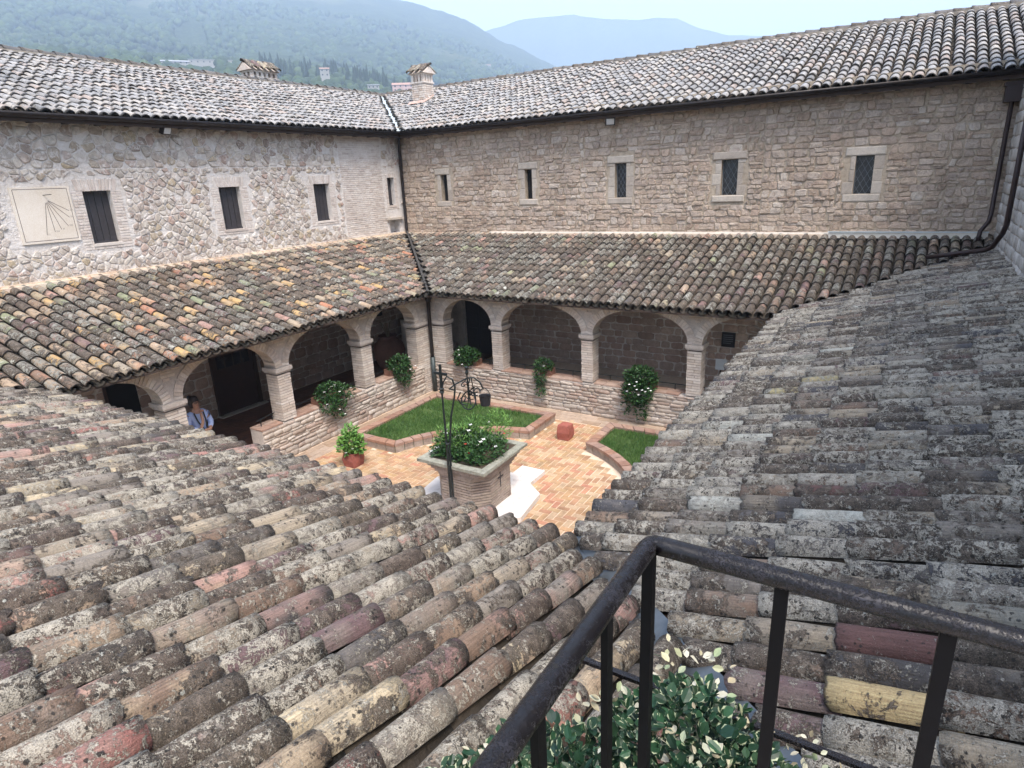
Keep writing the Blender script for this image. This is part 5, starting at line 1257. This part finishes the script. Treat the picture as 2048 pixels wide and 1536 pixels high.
# ------------------------------------------------------------------ terrace corner, rail and planter next to the camera
tr = obj('terrace', *boxvf((14.4,-19.5,2.6),(19,-16.12,3.93)), M_moA, None, kind='structure')
RZ = 4.95; RX, RY = 14.515, -16.118
rl = thing('railing', 'black iron railing with round handrail turning a corner in front of us', 'railing', (RX,RY,3.93))
def rail_bar(pts, r): return tubevf(pts, r, 16)
obj('handrail', *rail_bar([(RX,-18.2,RZ),(RX,-17.4,RZ),(RX,-16.8,RZ),(RX+.001,RY-.02,RZ),(RX+.004,RY-.006,RZ),(RX+.012,RY,RZ),(RX+.03,RY+.001,RZ),(RX+.6,RY,RZ),(RX+2.2,RY,RZ)], .0175), M_rail, rl, smooth=True)
M_postm = plain('black_iron_post', (.003,.003,.004), .5, 0, .3, 60, 0, .15)
for k, (x, y) in enumerate([(RX,RY),(RX+.222,RY),(RX+.445,RY),(RX+.67,RY),(RX+.89,RY),(RX+1.12,RY),(RX,RY-.19),(RX,RY-.41),(RX,RY-.63),(RX,RY-.85)]):
    ax = (.0105, .006) if y == RY and k else (.006, .0105)
    if k == 0: ax = (.010, .010)
    obj('post', *boxvf((x-ax[0],y-ax[1],3.93),(x+ax[0],y+ax[1],RZ-.015)), M_postm, rl)
    if y == RY: obj('screw_hole', *lathe([(.0,.0),(.0035,.0),(.005,-.001)], 8, (x+.01,y,RZ+.0178)), M_black, rl)
    else: obj('screw_hole', *lathe([(.0,.0),(.0035,.0),(.005,-.001)], 8, (x,y+.05,RZ+.0178)), M_black, rl)
obj('lower_rail', *boxvf((14.15,-15.69,4.20),(16.6,-15.672,4.212)), M_rail, rl)
tp = thing('trough', 'dark planting trough outside the railing', 'planter', (14.7,-15.9,3.6))
obj('trough_box', *MB_box_open(14.0, 15.5, -16.10, -15.72, 3.55, 3.98), M_terra, tp); obj('soil', *boxvf((14.03,-16.08,3.6),(15.47,-15.74,3.94)), M_soil, tp)
vp = thing('variegated_shrub', 'glossy dark green shrub with cream leaf edges below the railing', 'shrub', (14.6,-15.9,3.95))
bl = [(14.52,-15.82,4.10,.24,.20,.24),(14.30,-15.98,4.06,.26,.16,.16),(14.72,-15.85,4.03,.24,.18,.17),(14.97,-15.83,4.07,.26,.18,.18),(14.12,-16.08,4.05,.14,.10,.13),(15.25,-15.78,4.03,.26,.16,.15),(14.45,-16.0,4.05,.22,.14,.2),(14.2,-16.2,4.12,.16,.14,.12),(14.02,-16.12,4.02,.12,.10,.10)]
stems(vp, (14.5,-15.9,3.93), [(b_[0]+q.uniform(-.1,.1), b_[1], b_[2]) for b_ in bl]*3, .004)
its = foliage(vp, 'leaf', bl, 9000, .030, M_leafV, q, as_items=True, wide=1.45)
emit(vp, 'leaf', its, M_leafV, 290, 'leaves', False)
crm = [(14.50,-15.72,4.34,.12,.09,.05),(14.05,-16.15,4.12,.1,.08,.06),(14.2,-16.22,4.2,.1,.06,.05),(14.14,-16.06,4.16,.12,.07,.06),(14.75,-15.70,4.18,.16,.08,.06),(14.93,-15.72,4.10,.12,.07,.05),(14.35,-15.85,4.22,.12,.09,.05),(14.55,-15.7,4.12,.25,.06,.14),(14.62,-15.95,4.25,.25,.12,.06)]
its = foliage(vp, 'cream_leaf', crm, 430, .026, M_leafC, q, as_items=True, wide=1.2)
emit(vp, 'cream_leaf', its, M_leafC, 200, 'cream_leaves', False)
# ------------------------------------------------------------------ person behind the pier
pe = thing('person', 'person in a pale blue shirt with dark strap standing behind a pier, hand at chin', 'person', (3.15,-10.42,0))
PXX, PYY = 3.1, -10.42
def skin_obj(name, pts, edges, radii, mat, parent, root=0, sub=2):
    me = bpy.data.meshes.new(name); c = np.array(pts).mean(0); me.from_pydata([tuple(np.array(p)-c) for p in pts], edges, [])
    o = bpy.data.objects.new(name, me); link(o, parent, c); me.materials.append(mat)
    sk = o.modifiers.new('skin', 'SKIN'); me.skin_vertices.new() if not me.skin_vertices else None
    for i, r_ in enumerate(radii):
        sv = me.skin_vertices[0].data[i]; sv.radius = (r_, r_) if not hasattr(r_, '__len__') else r_; sv.use_root = (i == root)
    sk.use_smooth_shade = True; sb = o.modifiers.new('sub', 'SUBSURF'); sb.levels = sub; sb.render_levels = sub
    return o
def P(f_, s_, z): # forward (towards the courtyard, +x), side (+y), height
    return (PXX+f_, PYY+s_, z)
body = [P(0,0,.93),P(0,0,1.10),P(.01,0,1.28),P(.0,0,1.42),P(.01,0,1.50),P(.03,0,1.60),P(.03,0,1.70),
        P(0,-.17,1.40),P(.05,-.24,1.17),P(.22,-.10,1.13),P(.24,-.03,1.28),P(.17,.0,1.46),
        P(0,.17,1.40),P(.04,.25,1.16),P(.22,.10,1.08),P(.26,-.04,1.10),
        P(0,-.09,.85),P(.02,-.09,.48),P(.0,-.09,.08),P(.12,-.10,.03), P(0,.09,.85),P(.03,.10,.48),P(.02,.10,.08),P(.14,.11,.03)]
ed = [(0,1),(1,2),(2,3),(3,4),(4,5),(5,6),(3,7),(7,8),(8,9),(9,10),(10,11),(3,12),(12,13),(13,14),(14,15),(0,16),(16,17),(17,18),(18,19),(0,20),(20,21),(21,22),(22,23)]
rd = [.14,.12,.13,.11,.05,.085,.075,.055,.042,.035,.03,.028,.055,.042,.035,.03,.085,.055,.04,.035,.085,.055,.04,.035]
skin_obj('body', body, ed, rd, M_skin, pe)
sh = [P(0,0,.98),P(0,0,1.12),P(.01,0,1.28),P(.0,0,1.42),P(.005,0,1.46),P(0,-.17,1.41),P(.05,-.245,1.17),P(.20,-.13,1.14),P(0,.17,1.41),P(.04,.255,1.16),P(.18,.13,1.10)]
skin_obj('shirt', sh, [(0,1),(1,2),(2,3),(3,4),(3,5),(5,6),(6,7),(3,8),(8,9),(9,10)], [.16,.145,.155,.13,.07,.075,.06,.05,.075,.06,.05], M_shirt, pe)
skin_obj('trousers', [P(0,0,.95),P(0,-.1,.84),P(.02,-.09,.48),P(0,-.09,.12),P(0,.1,.84),P(.03,.10,.48),P(.02,.10,.12)], [(0,1),(1,2),(2,3),(0,4),(4,5),(5,6)], [.155,.11,.08,.065,.11,.08,.065], M_cloth, pe)
v, f = lathe([(0,.12),(.05,.115),(.085,.08),(.10,.02),(.10,-.05),(.085,-.11),(.05,-.12)], 14, P(-.015,0,1.655)); obj('hair', v, f, M_hair, pe, smooth=True)
v, f = lathe([(0,.05),(.04,.03),(.05,0),(.035,-.04),(0,-.05)], 10, P(-.08,-.03,1.74)); obj('hair_bun', v, f, M_hair, pe, smooth=True)
mb = MB(); 
for s_ in (-.035,.035): mb.add(*ring(P(.115,s_,1.655), .024, .003, 12, 0))
v = [(p[0], p[1], p[2]) for p in mb.v]; 
gl = MB()
for s_ in (-.035, .035): gl.tube([P(.118, s_+.024*math.cos(a_), 1.655+.02*math.sin(a_)) for a_ in np.linspace(0, 2*math.pi, 11)], .0035, 5, False)
gl.tube([P(.118,-.012,1.66),P(.118,.012,1.66)], .003, 5); gl.make('glasses', M_cloth, pe)
for s_ in (-.033,.033): obj('eye', *lathe([(0,.008),(.009,0),(0,-.008)], 8, P(.108,s_,1.655)), M_hair, pe)
obj('nose', [P(.105,-.012,1.66),P(.105,.012,1.66),P(.105,.016,1.625),P(.105,-.016,1.625),P(.132,0,1.628)], [(0,1,4),(1,2,4),(2,3,4),(3,0,4)], M_skin, pe)
obj('mouth', *boxvf(P(.104,-.022,1.592),P(.112,.022,1.600)), plain('lip', (.35,.11,.09), .5), pe)
for hx, hy, hz, dz in ((.18,-.0,1.47,.05),(.28,-.05,1.10,-.02)):      # fingers of the two hands
    for k in range(4):
        obj('finger', *tubevf([P(hx, hy-.03+.02*k, hz), P(hx+.03, hy-.03+.02*k, hz+dz*.6), P(hx+.03, hy-.03+.02*k, hz+dz)], [.010,.009,.007], 6), M_skin, pe, smooth=True)
    obj('thumb', *tubevf([P(hx-.01, hy+.045, hz-.01), P(hx+.02, hy+.055, hz+.02)], [.011,.008], 6), M_skin, pe, smooth=True)
v = []; 
obj('camera_strap', *tubevf([P(.10,-.10,1.46),P(.165,-.09,1.30),P(.20,-.03,1.14),P(.17,.05,1.02)], .014, 5), M_cloth, pe)
obj('camera_strap', *tubevf([P(.10,.09,1.46),P(.16,.08,1.30),P(.20,.05,1.14)], .014, 5), M_cloth, pe)
bg_ = thing('shoulder_bag', 'small black bag carried by the person in the pale blue shirt', 'bag', (PXX+.2,PYY,1.0))
v, f = boxvf(P(.13,-.12,.93), P(.25,.14,1.07)); obj('bag_body', v, f, M_cloth, bg_)
bm_ = bg_.children[0].modifiers.new('round', 'BEVEL'); bm_.width = .03; bm_.segments = 3

# ------------------------------------------------------------------ hills, woods, houses
AZ1 = [-180,-20,5,20,25,27.6,30,32,33.6,34.8,37.9,39.8,42,48,54.5,60,67,90,180]; E1 = [1,2,3.5,5.6,7.5,8.6,9.8,10.6,11.5,12.2,13.25,13.7,14.1,14.8,15.4,15.6,15.6,14,2]
AZ2 = [-180,-20,0,5,9,12.5,14,16.2,18,21,24.4,26,28.3,31.2,33.2,36,42,50,180]; E2 = [4,6,7.5,9.0,9.45,9.62,9.9,10.55,11.36,11.6,11.85,12.22,12.2,11.92,11.45,11.0,10,8,4]
AZK = [-180,0,20,27,33,38,40.5,44.5,50,56,62,70,180]; KK = [0,1,3.5,5.5,6.5,7.0,7.8,8.45,9.0,9.2,9.4,9.5,2]
def e_prof(az, d):
    e1 = np.interp(az, AZ1, E1); k = np.interp(az, AZK, KK)
    return np.interp(d, [60,150,400,650,800,1000,1500,2300], [-1.2, 0, k*.55, k-.9*min(1, k/7), k, k+.1, k+(e1-k)*.45, e1])
def hill_z(az, d):
    if d <= 2300: return CAM.z+d*math.tan(R(e_prof(az, d))) if d > 150 else -1.6+(CAM.z+1.6)*max(0, (d-60)/90)
    return (CAM.z+2300*math.tan(R(np.interp(az, AZ1, E1))))*max(0, 1-(d-2300)/1500)**.7
def pos_of(az, d): return CAM.x-math.sin(R(az))*d, CAM.y+math.cos(R(az))*d
def hillmat(name, cols, sc):
    t = NT(name); pos = t.n('NewGeometry', out=0); a = t.noise(pos, sc, 6, .7, .3); b = t.noise(pos, sc*9, 4, .7); c = t.noise(pos, sc*.18, 3, .5)
    col = t.ramp(t.math('ADD', t.math('MULTIPLY', a, .6), t.math('MULTIPLY', b, .4)), [(.34, cols[0]), (.48, cols[1]), (.58, cols[2]), (.70, cols[3])])
    col = t.mix(t.math('MULTIPLY', t.step(c, .55, .68), .5), col, cols[3])
    return t.fin(col, .95, t.math('ADD', a, b), 1.0, 8.0, .1)
M_hill = hillmat('wooded_hillside', [(.018,.032,.016),(.035,.055,.024),(.06,.085,.035),(.15,.16,.085)], .02)
M_hill2 = hillmat('far_mountain', [(.03,.045,.03),(.05,.07,.04),(.07,.09,.05),(.12,.13,.08)], .008)
azs = np.concatenate([np.arange(-25, 10, 1.5), np.arange(10, 72, .22), np.arange(72, 100, 1.5)]); ds = np.concatenate([np.linspace(60, 400, 12), np.linspace(420, 1500, 80), np.linspace(1515, 2400, 70), np.linspace(2450, 3800, 10)])
V = []; F = []
for i, az in enumerate(azs):
    for d in ds:
        x, y = pos_of(az, d); z = hill_z(az, d)
        if d > 200: 
            n_ = noise.noise(Vector((x*.004, y*.004, 1)))*18+noise.noise(Vector((x*.016, y*.016, 5)))*7+noise.noise(Vector((x*.055, y*.055, 9)))*5.5
            z += n_*min(1, (d-200)/900)*(.6 if 2100 < d < 2500 else 1)
        V.append((x, y, z))
m_ = len(ds)
for i in range(len(azs)-1):
    for j in range(m_-1): F.append((i*m_+j, i*m_+j+1, (i+1)*m_+j+1, (i+1)*m_+j))
obj('hill', V, F, M_hill, None, smooth=True, kind='structure')
V = []; F = []; azs2 = np.arange(-22, 76, .5); d2 = [3000, 3200, 3400, 3500, 3600, 3900]; hf = [0, .45, .82, 1, .8, .1]
for az in azs2:
    H = CAM.z+3500*math.tan(R(np.interp(az, AZ2, E2)))
    for d, k in zip(d2, hf):
        x, y = pos_of(az, d); V.append((x, y, H*k-2+noise.noise(Vector((x*.0016, y*.0016, 3)))*40*(1 if 0 < k < 1 else 0)+noise.noise(Vector((x*.01, y*.01, 3)))*10))
for i in range(len(azs2)-1):
    for j in range(len(d2)-1): F.append((i*6+j, i*6+j+1, (i+1)*6+j+1, (i+1)*6+j))
obj('far_hill', V, F, M_hill2, None, smooth=True, kind='structure')
# woods: tree crowns on the near slopes
import bmesh
bm = bmesh.new(); bmesh.ops.create_icosphere(bm, subdivisions=2, radius=1.0); IV = np.array([v.co[:] for v in bm.verts]); IF = [tuple(v.index for v in f.verts) for f in bm.faces]; bm.free()
bm = bmesh.new(); bmesh.ops.create_icosphere(bm, subdivisions=1, radius=1.0); JV = np.array([v.co[:] for v in bm.verts]); JF = [tuple(v.index for v in f.verts) for f in bm.faces]; bm.free()
M_crown = leaf_mat('tree_crowns', [(.018,.032,.014),(.028,.05,.02),(.045,.075,.026),(.022,.04,.02),(.06,.09,.03),(.03,.05,.022)], .9)
q = random.Random(77); V = []; F = []; RR = []; b = 0
for _ in range(8200):
    d = 380+1500*q.random()**1.35; az = q.uniform(33, 69) if d < 1400 else q.uniform(29, 69)
    if noise.noise(Vector((az*.35, d*.006, 2))) < -.22: continue
    x, y = pos_of(az, d); z = hill_z(az, d); big = d > 950
    r_ = q.uniform(3.0, 6.0)*(1+.4*(d > 1200)); vv, ff = (JV, JF) if (big or q.random() < .4) else (IV, IF)
    ln = np.linalg.norm(vv, axis=1); jit = 1+.28*np.array([noise.noise(Vector(p)*1.9+Vector((x, y, 0))) for p in vv])[:, None]
    v = vv*jit*np.array([r_, r_, r_*q.uniform(.8, 1.3)])+np.array([x, y, z+r_*.6])
    V.append(v); F += [tuple(i+b for i in g_) for g_ in ff]; RR += [q.random()]*len(ff); b += len(v)
obj('woods', np.vstack(V), F, M_crown, None, smooth=True, rnd=RR, kind='stuff')
# cypresses one can tell apart
def cyp_mesh(k):
    qq = random.Random(k); v = []; f = []; n = 7; prof = [(.3,0),(.9,.08),(1.0,.3),(.85,.6),(.45,.87),(.05,1.0)]
    for r_, z in prof:
        for j in range(n): a = 2*math.pi*j/n; s_ = r_*qq.uniform(.75, 1.2); v.append((s_*math.cos(a), s_*math.sin(a), z+qq.uniform(-.02,.02)))
    for i in range(5):
        for j in range(n): f.append((i*n+j, i*n+(j+1)%n, (i+1)*n+(j+1)%n, (i+1)*n+j))
    return v, f
M_cyp = leaf_mat('cypress', [(.010,.020,.012),(.016,.03,.016)], .9)
CM = [mkmesh('cypress', *cyp_mesh(k), M_cyp, False, .5) for k in range(3)]
for k in range(120):
    if k < 90: az = q.uniform(41.2, 51.5); d = q.uniform(660, 800)
    else: az = q.uniform(38.5, 44); d = q.uniform(640, 740)
    x, y = pos_of(az, d); o = bpy.data.objects.new('cypress', CM[k % 3]); link(o, None, (x, y, hill_z(az, d)-1)); h = q.uniform(12, 20); wd = q.uniform(1.3, 2.1); o.scale = (wd, wd, h)
    tag(o, 'slim dark cypress among the row on the wooded slope behind the roofs', 'tree', 'cypresses on the wooded slope')
M_hw = plain('house_wall', (.28,.275,.26), .8, 0, .15, .5); M_hp = plain('pink_house_wall', (.48,.33,.30), .8, 0, .15, .5); M_hr = plain('house_roof', (.36,.22,.17), .8, 0, .3, .8); M_hwr = plain('flat_pale_roof', (.28,.29,.31), .7, 0, .15, .5)
def house(label, az, d, L, Wd, H, roof_h, wm, rm, nw, fl, lift=0):
    x, y = pos_of(az, d); z = hill_z(az, d)-1.0+lift; t = thing('house', label, 'house', (x, y, z))
    u = Vector((math.cos(R(az)), math.sin(R(az)), 0)); n_ = Vector((math.sin(R(az)), -math.cos(R(az)), 0)); fr = Frame((x,y,z), u, (0,0,1), n_)
    obj('wall', *fr.box(-L/2, L/2, -6, H, -Wd, 0), wm, t)
    if roof_h > 0:
        v = [fr.p(-L/2-.5,H,.5), fr.p(L/2+.5,H,.5), fr.p(L/2+.5,H,-Wd-.5), fr.p(-L/2-.5,H,-Wd-.5), fr.p(-L/2-.5,H+roof_h,-Wd/2), fr.p(L/2+.5,H+roof_h,-Wd/2)]
        obj('roof', v, [(0,1,5,4),(2,3,4,5),(0,4,3),(1,2,5),(0,3,2,1)], rm, t)
    else: obj('roof', *fr.box(-L/2-.4, L/2+.4, H, H+.5, -Wd-.4, .4), rm, t)
    for j in range(fl):
        for i in range(nw):
            uu = -L/2+L*(i+.5)/nw; vv = H*(j+.45)/fl; obj('window', *fr.box(uu-.6, uu+.6, vv, vv+1.3, .01, .06), M_glass, t)
house('long low white building with flat roof on the slope left of the wide chimney', 54.2, 790, 52, 10, 4.5, 0, M_hw, M_hwr, 9, 1, 3)
house('cluster house with pale roof on the far left of the slope', 57.0, 720, 24, 10, 5, 2, M_hw, M_hwr, 5, 2, 4)
house('tall narrow white house among the cypresses', 46.3, 640, 8, 7, 7, 1.5, M_hw, M_hr, 2, 2, 10)
house('pale lilac and pink house partly behind the gabled chimney', 40.2, 620, 19, 9, 6, 2.4, M_hp, M_hr, 4, 2, 9)
house('white low building just left of the pink house', 42.6, 620, 10, 8, 4, 1, M_hw, M_hwr, 3, 1, 7)
house('small white house high on the hill at right', 33.2, 1500, 16, 10, 6, 2, M_hw, M_hr, 3, 1, 4)
# ------------------------------------------------------------------ haze
t = bpy.data.materials.new('haze_air'); t.use_nodes = True; nt = t.node_tree; nt.nodes.remove(nt.nodes['Principled BSDF'])
pv = nt.nodes.new('ShaderNodeVolumePrincipled'); pv.inputs['Color'].default_value = (.61,.77,.99,1); pv.inputs['Density'].default_value = .00043
nt.links.new(pv.outputs[0], nt.nodes['Material Output'].inputs['Volume'])
obj('haze', *boxvf((-5600,-1500,-2.8),(2600,5200,830)), t, None, kind='stuff')
